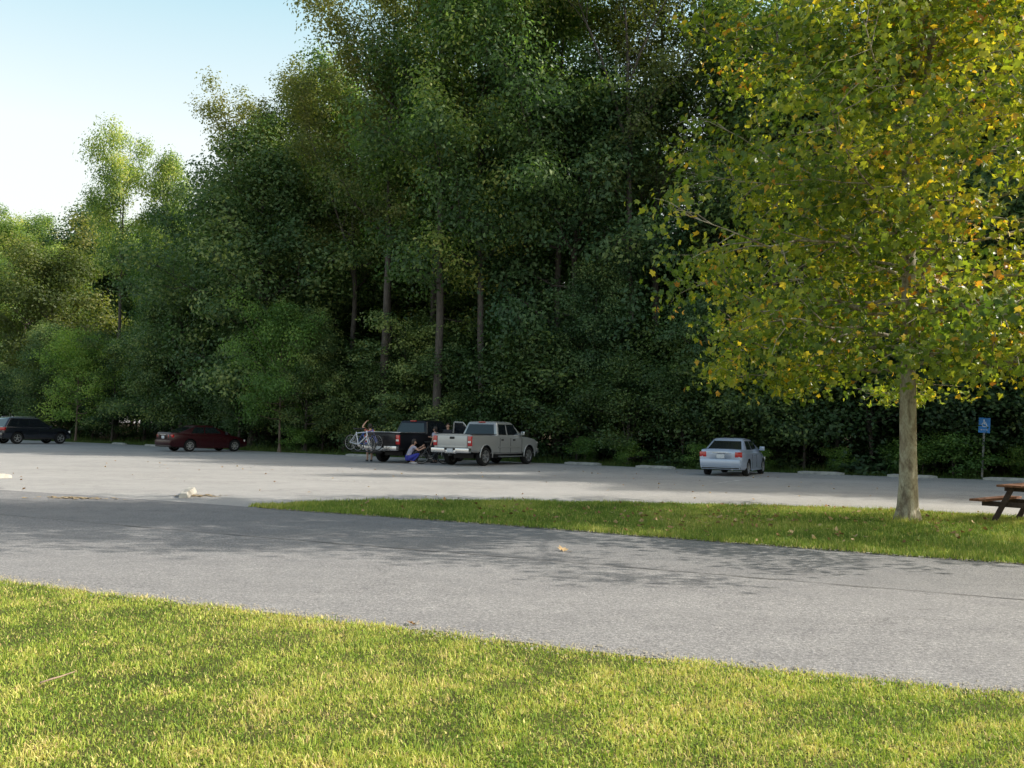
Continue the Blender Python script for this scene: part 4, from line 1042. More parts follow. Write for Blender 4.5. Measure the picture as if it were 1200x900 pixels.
# ------------------------------------------------------------------ bicycles
def bicycle(label, loc, rot, paint, group=None, handlebar_turn=0.0):
    """local: rides towards +X, wheels on z = 0"""
    root = empty("bicycle", loc, 0, label, "bicycle", group); root.rotation_euler = rot
    r = 0.335
    def wheel(x):
        bm = bmesh.new()
        n, k = 40, 6
        rr = [[bm.verts.new((x + (r + 0.02 * math.cos(b)) * math.cos(a), 0.02 * math.sin(b), r + 0.02 + (r + 0.02 * math.cos(b)) * math.sin(a))) for b in [2 * math.pi * j / k for j in range(k)]] for a in [2 * math.pi * i / n for i in range(n)]]
        for i in range(n):
            for j in range(k): bm.faces.new((rr[i][j], rr[i][(j + 1) % k], rr[(i + 1) % n][(j + 1) % k], rr[(i + 1) % n][j]))
        w = link("wheel", bm_mesh("wheel", bm), M["tyre"], root)
        bm = bmesh.new()
        add_tube(bm, [(x, -0.05, r + 0.02), (x, 0.05, r + 0.02)], 0.025)
        for i in range(18):
            a = 2 * math.pi * i / 18
            add_tube(bm, [(x, 0.03 * (-1) ** i, r + 0.02), (x + r * 0.96 * math.cos(a), 0, r + 0.02 + r * 0.96 * math.sin(a))], 0.0035, 4, caps=False)
        m = 36
        add_tube(bm, [(x + r * 0.94 * math.cos(2 * math.pi * i / m), 0, r + 0.02 + r * 0.94 * math.sin(2 * math.pi * i / m)) for i in range(m + 1)], 0.011, 5, caps=False)
        link("spokes", bm_mesh("spokes", bm), M["steel"], w)
    z = r + 0.02
    wheel(-0.52); wheel(0.54)
    bm = bmesh.new()
    bb = (-0.09, 0, 0.29); seat = (-0.25, 0, 0.83); head = (0.34, 0, 0.88); hl = (0.38, 0, 0.72)
    add_tube(bm, [bb, seat], 0.021); add_tube(bm, [(-0.235, 0, 0.78), head], 0.021); add_tube(bm, [bb, hl], 0.024); add_tube(bm, [(0.32, 0, 0.94), hl], 0.024)
    for s in (-1, 1):
        add_tube(bm, [(-0.24, s * 0.03, 0.76), (-0.52, s * 0.06, z)], 0.012); add_tube(bm, [(-0.09, s * 0.035, 0.29), (-0.52, s * 0.06, z)], 0.013)
        add_tube(bm, [(0.385, s * 0.045, 0.71), (0.45, s * 0.055, 0.55), (0.54, s * 0.055, z)], 0.016)
    link("frame", bm_mesh("frame", bm, 40), paint, root)
    bm = bmesh.new()
    add_tube(bm, [(-0.25, 0, 0.83), (-0.28, 0, 0.95)], 0.014)
    add_box(bm, (-0.28, 0, 0.975), (0.26, 0.13, 0.05), bevel=0.022); add_box(bm, (-0.15, 0, 0.98), (0.12, 0.05, 0.04), bevel=0.015)
    link("saddle", bm_mesh("saddle", bm, 50), M["trim"], root)
    bm = bmesh.new()
    add_tube(bm, [(0.32, 0, 0.94), (0.31, 0, 1.0), (0.37, 0, 1.03)], 0.016)
    add_tube(bm, [(0.30, -0.31, 1.05), (0.37, -0.12, 1.03), (0.37, 0.12, 1.03), (0.30, 0.31, 1.05)], 0.014)
    for s in (-1, 1): add_tube(bm, [(0.305, s * 0.30, 1.05), (0.34, s * 0.18, 1.04)], 0.02)
    link("handlebar", bm_mesh("handlebar", bm, 50), M["trim"], root)
    bm = bmesh.new()
    add_lathe(bm, [(0.045, 0.02), (0.045, 0.09), (0.052, 0.09), (0.052, 0.02)], "y", (-0.09, 0, 0.29), 20)
    add_tube(bm, [(-0.09, 0.06, 0.29), (0.03, 0.07, 0.17)], 0.011); add_tube(bm, [(-0.09, -0.06, 0.29), (-0.21, -0.07, 0.41)], 0.011)
    add_box(bm, (0.03, 0.12, 0.17), (0.09, 0.09, 0.02)); add_box(bm, (-0.21, -0.12, 0.41), (0.09, 0.09, 0.02))
    link("crank", bm_mesh("crank", bm, 40), M["steel"], root)
    return root

fw = Vector((math.sin(R(31)), math.cos(R(31)), 0)); rt = Vector((math.cos(R(31)), -math.sin(R(31)), 0))
BL = Vector(axle((-4.42, 41.50), 31, 0.83))
def truck_pt(back, right, z): p = BL - fw * back + rt * right; return (p.x, p.y, z)
yaw_b = math.atan2(rt.y, rt.x)
bicycle("white bicycle hung on the rack behind the black pickup, nearest the camera", truck_pt(1.95, -0.60, 0.50), (0, R(4), yaw_b), M["bike_white"])
bicycle("blue bicycle hung on the rack between the white bicycle and the tailgate", truck_pt(1.62, -0.42, 0.52), (0, R(-3), yaw_b), M["bike_blue"])
bicycle("dark bicycle standing in front of the crouching person beside the silver tailgate", (-3.42, 40.62, 0.0), (R(6), 0, R(20)), M["bike_dark"])
# hitch rack that carries the two bicycles
rack = empty("bike_rack", truck_pt(1.40, 0.0, 0.0), -R(31), "dark steel hitch rack holding two bicycles behind the black pickup", "bike rack")
bm = bmesh.new()
add_tube(bm, [(0, 0.05, 0.46), (0, -0.62, 0.46)], 0.032); add_tube(bm, [(0, -0.34, 0.46), (0, -0.36, 1.35)], 0.028)
link("mast", bm_mesh("mast", bm), M["trim"], rack)
for y in (-0.22, -0.55):
    bm = bmesh.new(); add_tube(bm, [(-1.05, y, 0.50), (0.35, y, 0.50)], 0.022); add_tube(bm, [(0, -0.36, 1.25), (-0.35, y, 1.22)], 0.018)
    link("tray", bm_mesh("tray", bm), M["trim"], rack)

# ------------------------------------------------------------------ people
def skin_mesh(name, J, chain, rad, root, levels=2):
    names = list(J.keys()); ix = {n: i for i, n in enumerate(names)}
    me = bpy.data.meshes.new(name)
    me.from_pydata([J[n] for n in names], [(ix[a], ix[b]) for a, b in chain], [])
    o = bpy.data.objects.new(name, me); COL.objects.link(o)
    o.modifiers.new("s", "SKIN"); s2 = o.modifiers.new("u", "SUBSURF"); s2.levels = s2.render_levels = levels
    for n, sv in zip(names, me.skin_vertices[0].data):
        r = rad[n]; sv.radius = r if hasattr(r, "__len__") else (r, r); sv.use_root = (n == root)
    out = baked(o); bpy.data.meshes.remove(me)
    out.polygons.foreach_set("use_smooth", np.ones(len(out.polygons), bool))
    return out

STAND = {"pelvis": (0, 0, 0.95), "waist": (0, 0.0, 1.10), "chest": (0, 0.0, 1.30), "base": (0, -0.01, 1.45), "neck": (0, 0.01, 1.52), "head": (0, 0.025, 1.61), "top": (0, 0.01, 1.69),
         "sho_r": (0.175, 0, 1.41), "elb_r": (0.235, -0.02, 1.13), "wri_r": (0.25, 0.07, 0.90), "pal_r": (0.25, 0.10, 0.83),
         "hip_r": (0.09, 0, 0.90), "kne_r": (0.10, 0.02, 0.50), "ank_r": (0.10, -0.02, 0.09), "toe_r": (0.11, 0.13, 0.03)}
def full(p):
    J = dict(STAND)
    for k in list(STAND):
        if k.endswith("_r"): J[k[:-2] + "_l"] = (-STAND[k][0], STAND[k][1], STAND[k][2])
    J.update(p); return J
RAD = {"pelvis": (0.125, 0.105), "waist": (0.115, 0.09), "chest": (0.135, 0.10), "base": 0.075, "neck": 0.052, "head": (0.082, 0.098), "top": (0.062, 0.072), "sho": 0.06, "elb": 0.042, "wri": 0.029, "pal": (0.04, 0.02), "hip": 0.088, "kne": 0.058, "ank": 0.040, "toe": 0.035}
def rad_of(n, k=1.0):
    r = RAD[n if n in RAD else n[:3]]
    return tuple(a * k for a in r) if hasattr(r, "__len__") else r * k

def person(label, loc, rz, pose, top, legs, shoe, hair_long, scale=1.0, look=0.0, group=None):
    root = empty("person", loc, rz, label, "person", group); root.scale = (scale,) * 3
    J = full(pose)
    ch = [("pelvis", "waist"), ("waist", "chest"), ("chest", "base"), ("base", "neck"), ("neck", "head"), ("head", "top")]
    rad = {}
    for s in ("_r", "_l"):
        ch += [("chest", "sho" + s), ("sho" + s, "elb" + s), ("elb" + s, "wri" + s), ("wri" + s, "pal" + s), ("pelvis", "hip" + s), ("hip" + s, "kne" + s), ("kne" + s, "ank" + s), ("ank" + s, "toe" + s)]
    for n in list(J): rad[n] = rad_of(n)
    core = dict(J); cch = list(ch)
    # five fingers rooted in each palm
    for s, sg in (("_r", 1), ("_l", -1)):
        w, p = Vector(J["wri" + s]), Vector(J["pal" + s]); d = (p - w).normalized()
        side = d.cross(Vector((sg, 0.2, 0.1))).normalized(); curl = d.cross(side).normalized()
        for i, (o, l) in enumerate(((-0.030, 0.062), (-0.010, 0.075), (0.010, 0.072), (0.029, 0.055))):
            a = p + side * o + d * 0.035; b = a + d * l * 0.55 + curl * 0.008; c = b + d * l * 0.40 + curl * 0.022
            for q, v in zip("abc", (a, b, c)): J[f"f{i}{q}{s}"] = tuple(v); rad[f"f{i}{q}{s}"] = 0.0085
            ch += [("pal" + s, f"f{i}a{s}"), (f"f{i}a{s}", f"f{i}b{s}"), (f"f{i}b{s}", f"f{i}c{s}")]
        a = w.lerp(p, 0.6) - side * 0.035; b = a + d * 0.045 - side * 0.02 + curl * 0.012
        for q, v in zip("ab", (a, b)): J[f"t{q}{s}"] = tuple(v); rad[f"t{q}{s}"] = 0.010
        ch += [("wri" + s, f"ta{s}"), (f"ta{s}", f"tb{s}")]
    body = link("body", skin_mesh("body", J, ch, rad, "pelvis"), M["skin"], root)
    def garment(nm, keys, k, mat, rt_, ends=()):
        Jg = {n: J[n] for n in keys}
        for n, (a, b, t) in dict(ends).items(): Jg[n] = tuple(Vector(core[a]).lerp(Vector(core[b]), t))
        rg_ = {n: rad_of(n, k) if n in core else ends_r[n] for n in Jg}
        c2 = [(a, b) for a, b in cch if a in Jg and b in Jg]
        for n, (a, b, t) in dict(ends).items(): c2.append((a, n))
        return link(nm, skin_mesh(nm, Jg, c2, rg_, rt_), mat, root)
    ends_r = {"slv_r": 0.062, "slv_l": 0.062, "hem_r": 0.064, "hem_l": 0.064}
    garment("shirt", ["pelvis", "waist", "chest", "base", "sho_r", "sho_l"], 1.17, top, "chest", {"slv_r": ("sho_r", "elb_r", 0.55), "slv_l": ("sho_l", "elb_l", 0.55)})
    if legs[1] == "long": garment("trousers", ["pelvis", "hip_r", "hip_l", "kne_r", "kne_l", "ank_r", "ank_l"], 1.14, legs[0], "pelvis")
    else:
        ends_r["hem_r"] = ends_r["hem_l"] = 0.085
        garment("shorts", ["pelvis", "hip_r", "hip_l"], 1.16, legs[0], "pelvis", {"hem_r": ("hip_r", "kne_r", legs[1]), "hem_l": ("hip_l", "kne_l", legs[1])})
    for s in ("_r", "_l"):
        a, b = Vector(core["ank" + s]), Vector(core["toe" + s]); d = (b - a); d.z = 0; d.normalize()
        bm = bmesh.new(); c = (a + b) / 2 + Vector((0, 0, -0.015)); c.z = max(0.05, min(a.z, b.z) + 0.015)
        bmesh.ops.create_icosphere(bm, subdivisions=3, radius=1.0, matrix=Matrix.Translation(c - d * 0.005) @ Matrix.Rotation(math.atan2(d.y, d.x), 4, "Z") @ Matrix.Diagonal((0.145, 0.052, 0.05, 1)))
        link("shoe", bm_mesh("shoe", bm, 60), shoe, root)
    # head: hair and face
    h = (Vector(core["head"]) + Vector(core["top"])) / 2; up = (Vector(core["top"]) - Vector(core["neck"])).normalized()
    f = Matrix.Rotation(look, 3, "Z") @ Vector((0, 1, 0)); f = (f - up * f.dot(up)).normalized(); r_ = f.cross(up)
    Rm = Matrix((r_, f, up)).transposed().to_4x4()
    bm = bmesh.new(); bmesh.ops.create_icosphere(bm, subdivisions=3, radius=1.0)
    for v in bm.verts:
        p = v.co
        if p.y > 0.35 and p.z < 0.45: p.y = 0.35 - (p.y - 0.35) * 0.5
        if hair_long and p.y < 0.1 and p.z < -0.2: p.z *= 1.9; p.x *= 0.8
    bmesh.ops.transform(bm, matrix=Matrix.Translation(h + up * 0.012 - f * 0.012) @ Rm @ Matrix.Diagonal((0.098, 0.112, 0.115, 1)), verts=bm.verts[:])
    link("hair", bm_mesh("hair", bm, 80), M["hair"], root)
    bm = bmesh.new()
    hc = h - up * 0.035
    for s in (-1, 1): bmesh.ops.create_icosphere(bm, subdivisions=2, radius=0.011, matrix=Matrix.Translation(hc + f * 0.093 + r_ * s * 0.032 + up * 0.012))
    for fc in bm.faces: fc.material_index = 1
    add_tube(bm, [hc + f * 0.085 + up * 0.01, hc + f * 0.115 - up * 0.025, hc + f * 0.09 - up * 0.032], [0.008, 0.014, 0.01], 6)
    add_tube(bm, [hc + f * 0.086 - r_ * 0.022 - up * 0.055, hc + f * 0.094 - up * 0.056, hc + f * 0.086 + r_ * 0.022 - up * 0.055], 0.005, 5, mi=1)
    for s in (-1, 1): bmesh.ops.create_icosphere(bm, subdivisions=2, radius=1.0, matrix=Matrix.Translation(hc + r_ * s * 0.088 + up * 0.005) @ Rm @ Matrix.Diagonal((0.012, 0.022, 0.032, 1)))
    link("face", bm_mesh("face", bm, 60), [M["skin"], M["hair"]], root)
    return root

person("person in a coral top behind the hung bicycles, one arm raised over the head", (-6.45, 42.25, 0), R(25),
       {"sho_l": (-0.18, 0, 1.44), "elb_l": (-0.36, 0.06, 1.60), "wri_l": (-0.20, 0.12, 1.82), "pal_l": (-0.14, 0.13, 1.87), "elb_r": (0.27, 0.10, 1.18), "wri_r": (0.16, 0.30, 1.10), "pal_r": (0.13, 0.36, 1.10)},
       M["shirt_coral"], (M["pants_dark"], 0.7), M["shoe_dark"], False, 0.98)
person("person crouching in a pale lavender shirt and blue leggings beside the black pickup", (-4.25, 40.15, 0), -R(72),
       {"pelvis": (0, -0.20, 0.30), "waist": (0, -0.17, 0.44), "chest": (0, -0.07, 0.65), "base": (0, 0.0, 0.79), "neck": (0, 0.03, 0.86), "head": (0, 0.065, 0.94), "top": (0, 0.06, 1.02),
        "sho_r": (0.17, 0.0, 0.76), "elb_r": (0.22, 0.20, 0.60), "wri_r": (0.14, 0.40, 0.68), "pal_r": (0.12, 0.46, 0.71),
        "sho_l": (-0.17, 0.0, 0.76), "elb_l": (-0.22, 0.22, 0.62), "wri_l": (-0.10, 0.40, 0.76), "pal_l": (-0.08, 0.45, 0.80),
        "hip_r": (0.10, -0.17, 0.28), "kne_r": (0.17, 0.26, 0.47), "ank_r": (0.13, -0.04, 0.12), "toe_r": (0.14, 0.13, 0.04),
        "hip_l": (-0.10, -0.17, 0.28), "kne_l": (-0.17, 0.24, 0.43), "ank_l": (-0.13, -0.06, 0.12), "toe_l": (-0.14, 0.10, 0.04)},
       M["shirt_lavender"], (M["pants_blue"], "long"), M["shoe"], True, 1.0, look=0.0)
person("taller person in dark clothes between the two pickup trucks, face towards the camera", (-2.92, 42.75, 0), R(165), {"wri_r": (0.20, 0.22, 1.10), "pal_r": (0.17, 0.28, 1.13), "elb_r": (0.24, 0.02, 1.12)},
       M["shirt_dark"], (M["pants_dark"], "long"), M["shoe_dark"], False, 1.04)
person("shorter person in lavender by the black pickup's side, partly hidden by the silver tailgate", (-3.42, 41.75, 0), R(60), {"elb_r": (0.25, 0.12, 1.2), "wri_r": (0.16, 0.33, 1.22), "pal_r": (0.13, 0.39, 1.24)},
       M["shirt_lavender"], (M["pants_dark"], "long"), M["shoe_dark"], True, 0.94)

# ------------------------------------------------------------------ wheel stops
def wheel_stop(name, label, loc, rz, mat, length=1.83, group="concrete wheel stops along the wood"):
    bm = bmesh.new()
    prof = [(-0.11, 0.0), (-0.11, 0.045), (-0.065, 0.125), (0.065, 0.125), (0.11, 0.045), (0.11, 0.0)]
    n = 9
    rg = random.Random(int(loc[0] * 100))
    rows = []
    for i in range(n):
        x = -length / 2 + length * i / (n - 1); e = 0.035 if i in (0, n - 1) else 0
        rows.append([bm.verts.new((x, y * (1 - e * 3) + rg.gauss(0, 0.003), max(0, z - e) + (rg.gauss(0, 0.004) if z > 0 else 0))) for y, z in prof])
    for a, b in zip(rows, rows[1:]):
        for j in range(len(prof)): bm.faces.new((a[j], a[(j + 1) % 6], b[(j + 1) % 6], b[j]))
    bm.faces.new(rows[0][::-1]); bm.faces.new(rows[-1])
    bmesh.ops.recalc_face_normals(bm, faces=bm.faces[:])
    o = link(name, bm_mesh(name, bm, 30), mat)
    o.location = loc; o.rotation_euler = (0, 0, rz)
    tag(o, label, "wheel stop", group)
    bm = bmesh.new()
    for x in (-0.6, 0.6): add_tube(bm, [(x, 0, 0.11), (x, 0, 0.132)], 0.014, 8)
    link("fixing_pin", bm_mesh("fixing_pin", bm), M["rim_dark"], o)
    return o
for x, y, a, lab in ((3.4, 43.35, -27, "weathered grey wheel stop just right of the silver pickup's nose"), (6.4, 40.75, -29, "weathered grey wheel stop left of the silver-white sedan"),
                     (12.75, 37.95, -24, "weathered grey wheel stop between the silver-white sedan and the sycamore trunk"), (15.9, 36.6, -22, "weathered grey wheel stop half hidden by the sycamore trunk"),
                     (19.2, 35.55, -23, "weathered grey wheel stop at the foot of the blue sign"), (-8.0, 48.9, -32, "weathered grey wheel stop behind the hung bicycles"),
                     (-23.6, 60.9, -40, "weathered grey wheel stop left of the dark red sedan"), (-27.2, 64.2, -40, "weathered grey wheel stop between the black SUV and the dark red sedan")):
    wheel_stop("wheel_stop", lab, (x, y, 0), R(a), M["concrete_dark"])
wheel_stop("wheel_stop", "sunlit pale wheel stop seen end on in the open lot, left of the island tip", (-7.12, 20.5, 0.004), R(103), M["concrete"], 1.75, "sunlit wheel stops in the open lot")
wheel_stop("wheel_stop", "sunlit cream wheel stop cut by the left edge of the picture", (-14.05, 24.4, 0.004), R(62), M["concrete"], 1.83, "sunlit wheel stops in the open lot")

# worn painted stall lines in the lot
for x, y, l, a in ((-10.6, 34.9, 4.2, -20), (-4.6, 27.0, 2.2, -26), (3.6, 28.2, 3.6, 24), (-1.2, 34.0, 3.8, 60), (7.5, 31.2, 4.0, 60)):
    rg = random.Random(int(x * 10)); bm = bmesh.new(); n = int(l / 0.12); c, s = math.cos(R(a)), math.sin(R(a))
    for k in range(n):
        if rg.random() < 0.42: continue
        u0, u1 = -l / 2 + l * k / n, -l / 2 + l * (k + rg.uniform(0.5, 0.95)) / n; w0, w1 = rg.uniform(-0.075, -0.02), rg.uniform(0.02, 0.075)
        add_poly(bm, [(x + u * c - w * s, y + u * s + w * c, 0.004) for u, w in ((u0, w0), (u1, w0 + rg.uniform(-.01, .01)), (u1, w1), (u0, w1))])
    tag(link("parking_line", bm_mesh("parking_line", bm), M["line_paint"]), kind="structure")

# sandy debris lying on the lot
def debris(pts, seed, n, sx, sy):
    rg = np.random.default_rng(seed); x0, y0 = pts
    x = x0 + rg.normal(0, sx, n); y = y0 + rg.normal(0, sy, n)
    P = np.stack([x, y, np.full(n, 0.010)], 1); s = rg.uniform(0.015, 0.07, n)
    t = rg.uniform(0, 6.28, n)
    V = []
    for k in range(5):
        a = t + k * 1.2566
        V.append(P + np.stack([np.cos(a) * s, np.sin(a) * s, np.where(k % 2 == 0, 0.002, s * 0.25)], 1))
    V = np.stack(V, 1).reshape(-1, 3)
    b = np.arange(n)[:, None] * 5
    F = np.concatenate([b + np.array([[0, 1, 2]]), b + np.array([[0, 2, 3]]), b + np.array([[0, 3, 4]])], 0)
    tag(link("sandy_debris", np_mesh("sandy_debris", V, F), M["sand"]), kind="stuff")
debris((-8.9, 19.0), 3, 110, 0.33, 0.14)
debris((-6.75, 20.3), 4, 60, 0.22, 0.16)

M["grit"] = ground_mat("pale_grit", [(0.3, (0.34, 0.31, 0.26)), (0.7, (0.62, 0.58, 0.48))], 9, 70)
# grit and dry clippings gathered where grass meets asphalt
def edge_grit(pts, x0, x1, n, spread, seed):
    rg = np.random.default_rng(seed)
    x = rg.uniform(x0, x1, n); y = poly_y(pts, x) + rg.normal(0.03, spread, n)
    s = rg.gamma(2.0, 0.0024, n) + 0.0015; t = rg.uniform(0, 6.28, n); P = np.stack([x, y, np.full(n, 0.013)], 1)
    V = np.stack([P + np.stack([np.cos(t + a) * s * q, np.sin(t + a) * s * q, s * h], 1) for a, q, h in ((0, 1.5, 0), (2.0, 0.8, 0), (4.1, 1.0, 0), (1.0, 0.2, 0.9))], 1).reshape(-1, 3)
    b = np.arange(n)[:, None] * 4
    F = np.concatenate([b + np.array([[0, 1, 3]]), b + np.array([[1, 2, 3]]), b + np.array([[2, 0, 3]])], 0)
    tag(link("edge_grit", np_mesh("edge_grit", V, F), M["grit"]), kind="stuff")
edge_grit(LAWN, -8, 6, 9000, 0.10, 61)
edge_grit(ISL_LOW, -4.5, 12, 5000, 0.07, 62)

# ------------------------------------------------------------------ accessible parking sign
def sign():
    t = empty("parking_sign", (18.9, 37.05, 0), -R(24), "blue accessible parking sign on a leaning grey metal post", "sign")
    t.rotation_euler = (0, R(2.6), -R(24))
    bm = bmesh.new()
    add_box(bm, (0, 0, 1.2), (0.055, 0.012, 2.45)); add_box(bm, (-0.03, 0.014, 1.2), (0.012, 0.03, 2.45)); add_box(bm, (0.03, 0.014, 1.2), (0.012, 0.03, 2.45))
    link("post", bm_mesh("post", bm), M["galv"], t)
    bm = bmesh.new(); add_box(bm, (0, -0.012, 2.14), (0.42, 0.008, 0.60), bevel=0.003)
    panel = link("panel", bm_mesh("panel", bm), M["sign_blue"], t)
    def flat(bm, pts, w):   # flat stroke just proud of the panel
        for (x0, z0), (x1, z1) in zip(pts, pts[1:]):
            d = math.hypot(x1 - x0, z1 - z0); nx, nz = -(z1 - z0) / d * w / 2, (x1 - x0) / d * w / 2
            add_poly(bm, [(x0 + nx, -0.019, z0 + nz), (x0 - nx, -0.019, z0 - nz), (x1 - nx, -0.019, z1 - nz), (x1 + nx, -0.019, z1 + nz)])
    bm = bmesh.new()
    cx, cz = 0.01, 2.19
    add_poly(bm, [(cx - 0.03 + 0.024 * math.cos(a), -0.019, cz + 0.155 + 0.024 * math.sin(a)) for a in [2 * math.pi * k / 14 for k in range(14)]])
    flat(bm, [(cx - 0.03, cz + 0.125), (cx - 0.025, cz + 0.02)], 0.036)
    flat(bm, [(cx - 0.028, cz + 0.075), (cx + 0.05, cz + 0.075)], 0.022)
    flat(bm, [(cx - 0.04, cz + 0.012), (cx + 0.05, cz + 0.012)], 0.032)
    flat(bm, [(cx + 0.048, cz + 0.026), (cx + 0.082, cz - 0.085)], 0.032)
    flat(bm, [(cx + 0.072, cz - 0.078), (cx + 0.112, cz - 0.068)], 0.024)
    flat(bm, [(cx - 0.01 + 0.085 * math.cos(a), cz - 0.025 + 0.085 * math.sin(a)) for a in [R(125 + k * 18) for k in range(13)]], 0.022)
    link("wheelchair_symbol", bm_mesh("wheelchair_symbol", bm), M["sign_white"], panel)
    bm = bmesh.new()
    flat(bm, [(-0.12, 1.96), (0.12, 1.96)], 0.012)
    for s in (-1, 1): flat(bm, [(s * 0.13, 1.96), (s * 0.085, 1.985)], 0.012); flat(bm, [(s * 0.13, 1.96), (s * 0.085, 1.935)], 0.012)
    link("arrow", bm_mesh("arrow", bm), M["sign_white"], panel)
sign()

# ------------------------------------------------------------------ picnic table
def picnic_table():
    t = empty("picnic_table", (10.06, 17.70, 0), R(-48), "wooden picnic table with red-brown boards and dark legs, beside the sycamore", "picnic table")
    Lh = 0.93
    for i in range(5):
        bm = bmesh.new(); add_box(bm, (-0.30 + i * 0.15, 0, 0.725), (0.142, 2 * Lh, 0.042), bevel=0.006)
        o = link("top_board", bm_mesh("top_board", bm, 40), M["wood_red"], t)
    for s in (-1, 1):
        for k in range(2):
            bm = bmesh.new(); add_box(bm, (s * (0.64 + k * 0.15), 0, 0.43), (0.142, 2 * Lh, 0.042), bevel=0.006)
            link("seat_board", bm_mesh("seat_board", bm, 40), M["wood_red"], t)
    for y in (-0.62, 0.62):
        for s in (-1, 1):
            bm = bmesh.new()
            a, b = Vector((s * 0.20, y, 0.70)), Vector((s * 0.54, y, 0.0)); d = b - a
            add_box(bm, (a + b) / 2, (0.095, 0.045, d.length), Matrix.Rotation(math.atan2(d.x, d.z), 4, "Y"), bevel=0.004)
            link("leg", bm_mesh("leg", bm, 40), M["table_frame"], t)
        bm = bmesh.new(); add_box(bm, (0, y + 0.046, 0.36), (1.52, 0.045, 0.095), bevel=0.004)
        link("seat_beam", bm_mesh("seat_beam", bm, 40), M["table_frame"], t)
        bm = bmesh.new(); add_box(bm, (0, y + 0.046, 0.66), (0.70, 0.045, 0.085), bevel=0.004)
        link("top_beam", bm_mesh("top_beam", bm, 40), M["table_frame"], t)
picnic_table()

# ------------------------------------------------------------------ fallen leaves and a twig
def leaf_litter(name, P, size, seed, mat):
    rg = np.random.default_rng(seed); n = len(P)
    nrm = unit(np.array([0, 0, 1.0]) + rg.normal(0, 0.45, (n, 3))); t = unit(np.cross(nrm, rg.normal(0, 1, (n, 3)))); b = np.cross(nrm, t)
    ln = (size * rg.uniform(0.5, 1.3, n))[:, None]; w = ln * rg.uniform(0.55, 0.95, (n, 1)); cu = rg.uniform(-0.1, 0.4, (n, 1)) * ln
    V = np.stack([P - t * ln * .5 + nrm * cu, P - t * ln * .1 + b * w * .5, P + t * ln * .15 + b * w * .38 + nrm * cu * .6, P + t * ln * .55 + nrm * cu, P + t * ln * .15 - b * w * .38, P - t * ln * .1 - b * w * .5 + nrm * cu * .7], 1).reshape(-1, 3)
    F = (np.arange(n)[:, None, None] * 6 + np.array([[0, 1, 5], [1, 2, 4], [1, 4, 5], [2, 3, 4]])[None]).reshape(-1, 3)
    tag(link(name, np_mesh(name, V, F, attrs={"tone": np.repeat(rg.random(n), 6)}), mat), kind="stuff")
rg = np.random.default_rng(55)
n = 480; x = rg.normal(4.2, 3.4, n); y = 17.2 + rg.normal(0, 1.9, n); k = (y > poly_y(ISL_LOW, x) + 0.05) & (y < poly_y(ISL_UP, x) - 0.05) & (x > -4.5)
leaf_litter("fallen_leaves", np.stack([x[k], y[k], 0.06 + 0.03 * rg.random(k.sum())], 1), 0.09, 56, M["litter"])
n = 130; x = rg.uniform(-16, 12, n); y = rg.uniform(20.5, 38, n) ; k = (y > poly_y(ISL_UP, x) + 0.1)
leaf_litter("scattered_leaves", np.stack([x[k], y[k], np.full(k.sum(), 0.015)], 1), 0.07, 57, M["litter"])

def dry_leaf(label, loc, size, rz, tone):
    half = [(90, 0.62), (72, 0.40), (60, 0.27), (47, 0.42), (31, 0.56), (17, 0.38), (4, 0.27), (-14, 0.36), (-30, 0.44), (-52, 0.30), (-75, 0.20)]
    per = [(math.cos(R(a)) * r, math.sin(R(a)) * r) for a, r in half] + [(0.0, -0.14)] + [(-math.cos(R(a)) * r, math.sin(R(a)) * r) for a, r in half[:0:-1]]
    T = [(0, 0)] + per
    V = [(x * size, y * size, size * (0.9 * (x * x) + 0.5 * max(0, y) ** 2 + 0.08 * math.sin(7 * x + 3 * y)) + 0.004) for x, y in T]
    F = [(0, 1 + i, 1 + (i + 1) % len(per)) for i in range(len(per))]
    me = np_mesh("dry_leaf", V, F, smooth=True, attrs={"tone": [tone] * len(V)})
    o = tag(link("dry_leaf", me, M["litter"]), label, "leaf"); o.location = loc; o.rotation_euler = (0.2, 0.1, rz)
    bm = bmesh.new(); add_tube(bm, [(0, -0.1 * size, 0.004), (0.05 * size, -0.5 * size, 0.01), (0.15 * size, -0.8 * size, 0.03)], 0.0022, 5)
    link("leaf_stalk", bm_mesh("leaf_stalk", bm), M["twig"], o)
dry_leaf("pale curled dry leaf lying alone on the drive below the island", (0.72, 12.28, 0.012), 0.16, 0.7, 0.85)
dry_leaf("small orange-brown dry leaf lying at the lawn's edge beside the drive", (-0.77, 7.50, 0.02), 0.085, 2.1, 0.15)
bm = bmesh.new(); add_tube(bm, [(-2.74, 5.50, 0.055), (-2.70, 5.57, 0.062), (-2.685, 5.63, 0.058), (-2.64, 5.72, 0.066)], [0.006, 0.0055, 0.005, 0.003], 7)
tag(link("twig", bm_mesh("twig", bm), M["twig"]), "thin dry tan twig lying in the lawn grass", "twig")

# ------------------------------------------------------------------ camera, sun and sky
cam = bpy.data.cameras.new("camera"); co = bpy.data.objects.new("camera", cam); COL.objects.link(co)
cam.sensor_width = 36; cam.lens = 36 * 1080 / 1200; cam.clip_start = 0.05; cam.clip_end = 3000
co.location = (0, 0, 1.6)
co.rotation_mode = "QUATERNION"
co.rotation_quaternion = (Matrix.Rotation(math.pi / 2 + math.atan(53 / 1080), 3, "X") @ Matrix.Rotation(R(1.15), 3, "Z")).to_quaternion()
scene.camera = co

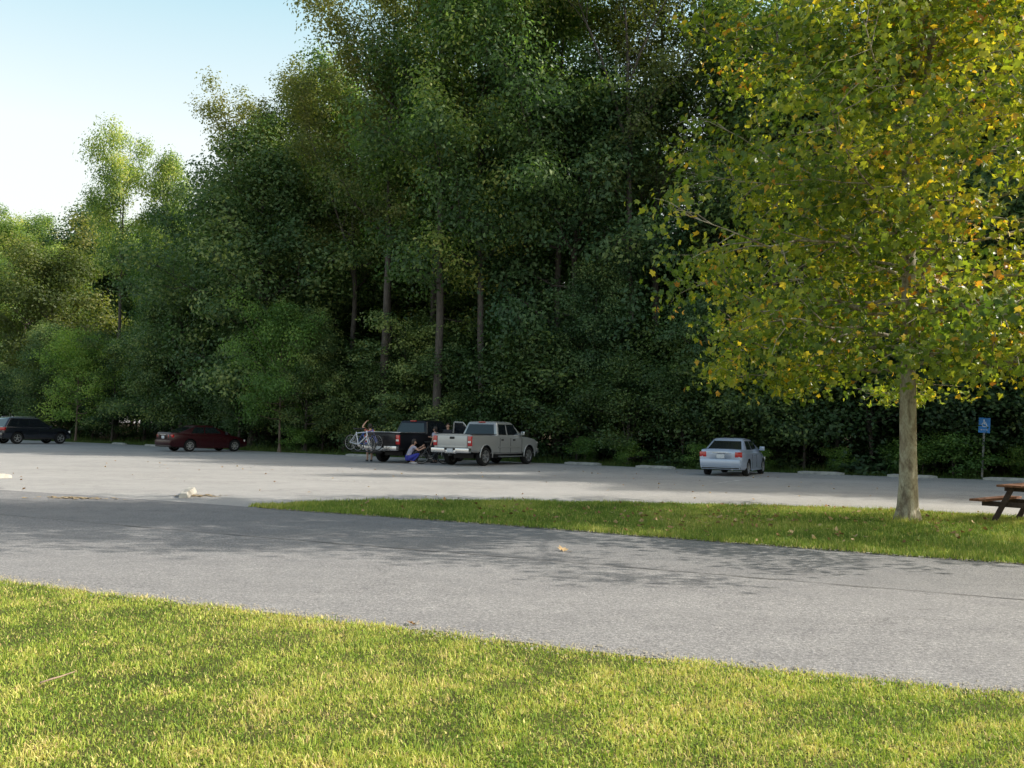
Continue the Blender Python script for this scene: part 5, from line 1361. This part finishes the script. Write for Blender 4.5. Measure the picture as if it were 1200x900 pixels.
SUN_EL, SUN_AZ = 37.0, 88.5         # azimuth from +Y towards +X
sd = bpy.data.lights.new("sun", "SUN"); sd.energy = 5.0; sd.angle = R(0.53); sd.color = (1.0, 0.94, 0.84)
so = bpy.data.objects.new("sun", sd); COL.objects.link(so)
d = Vector((math.sin(R(SUN_AZ)) * math.cos(R(SUN_EL)), math.cos(R(SUN_AZ)) * math.cos(R(SUN_EL)), math.sin(R(SUN_EL))))
so.rotation_euler = d.to_track_quat("Z", "Y").to_euler(); so.location = (30, 5, 40)
w = bpy.data.worlds.new("World"); scene.world = w; w.use_nodes = True
nt = w.node_tree; bg = nt.nodes["Background"]
sky = nt.nodes.new("ShaderNodeTexSky"); sky.sky_type = "NISHITA"; sky.sun_disc = False
sky.sun_elevation = R(SUN_EL); sky.sun_rotation = R(SUN_AZ); sky.air_density = 1.75; sky.dust_density = 5.0; sky.ozone_density = 1.0
# the clear sky plus the bright humid haze that lies over the lower third of it
N, L = nt.nodes, nt.links
tcw = N.new("ShaderNodeTexCoord"); sx = N.new("ShaderNodeSeparateXYZ"); L.new(tcw.outputs["Generated"], sx.inputs[0])
hz = ramp(N, [(0.0, (0.62, 0.60, 0.58)), (0.28, (0.62, 0.61, 0.57)), (0.45, (0.20, 0.41, 0.43)), (0.60, (0.06, 0.10, 0.10)), (0.8, (0, 0, 0))])
L.new(sx.outputs["Z"], hz.inputs["Fac"])
bg.inputs["Strength"].default_value = 0.15
L.new(sky.outputs["Color"], bg.inputs["Color"])
bh = N.new("ShaderNodeBackground"); L.new(hz.outputs["Color"], bh.inputs["Color"]); bh.inputs["Strength"].default_value = 1.0
ad = N.new("ShaderNodeAddShader"); L.new(bg.outputs[0], ad.inputs[0]); L.new(bh.outputs[0], ad.inputs[1]); L.new(ad.outputs[0], N["World Output"].inputs["Surface"])

scene.view_settings.view_transform = "Standard"; scene.view_settings.look = "None"
scene.view_settings.exposure = 0; scene.view_settings.gamma = 1
cy = scene.cycles
cy.max_bounces = 8; cy.diffuse_bounces = 3; cy.glossy_bounces = 2; cy.transmission_bounces = 4; cy.transparent_max_bounces = 4
cy.use_denoising = True
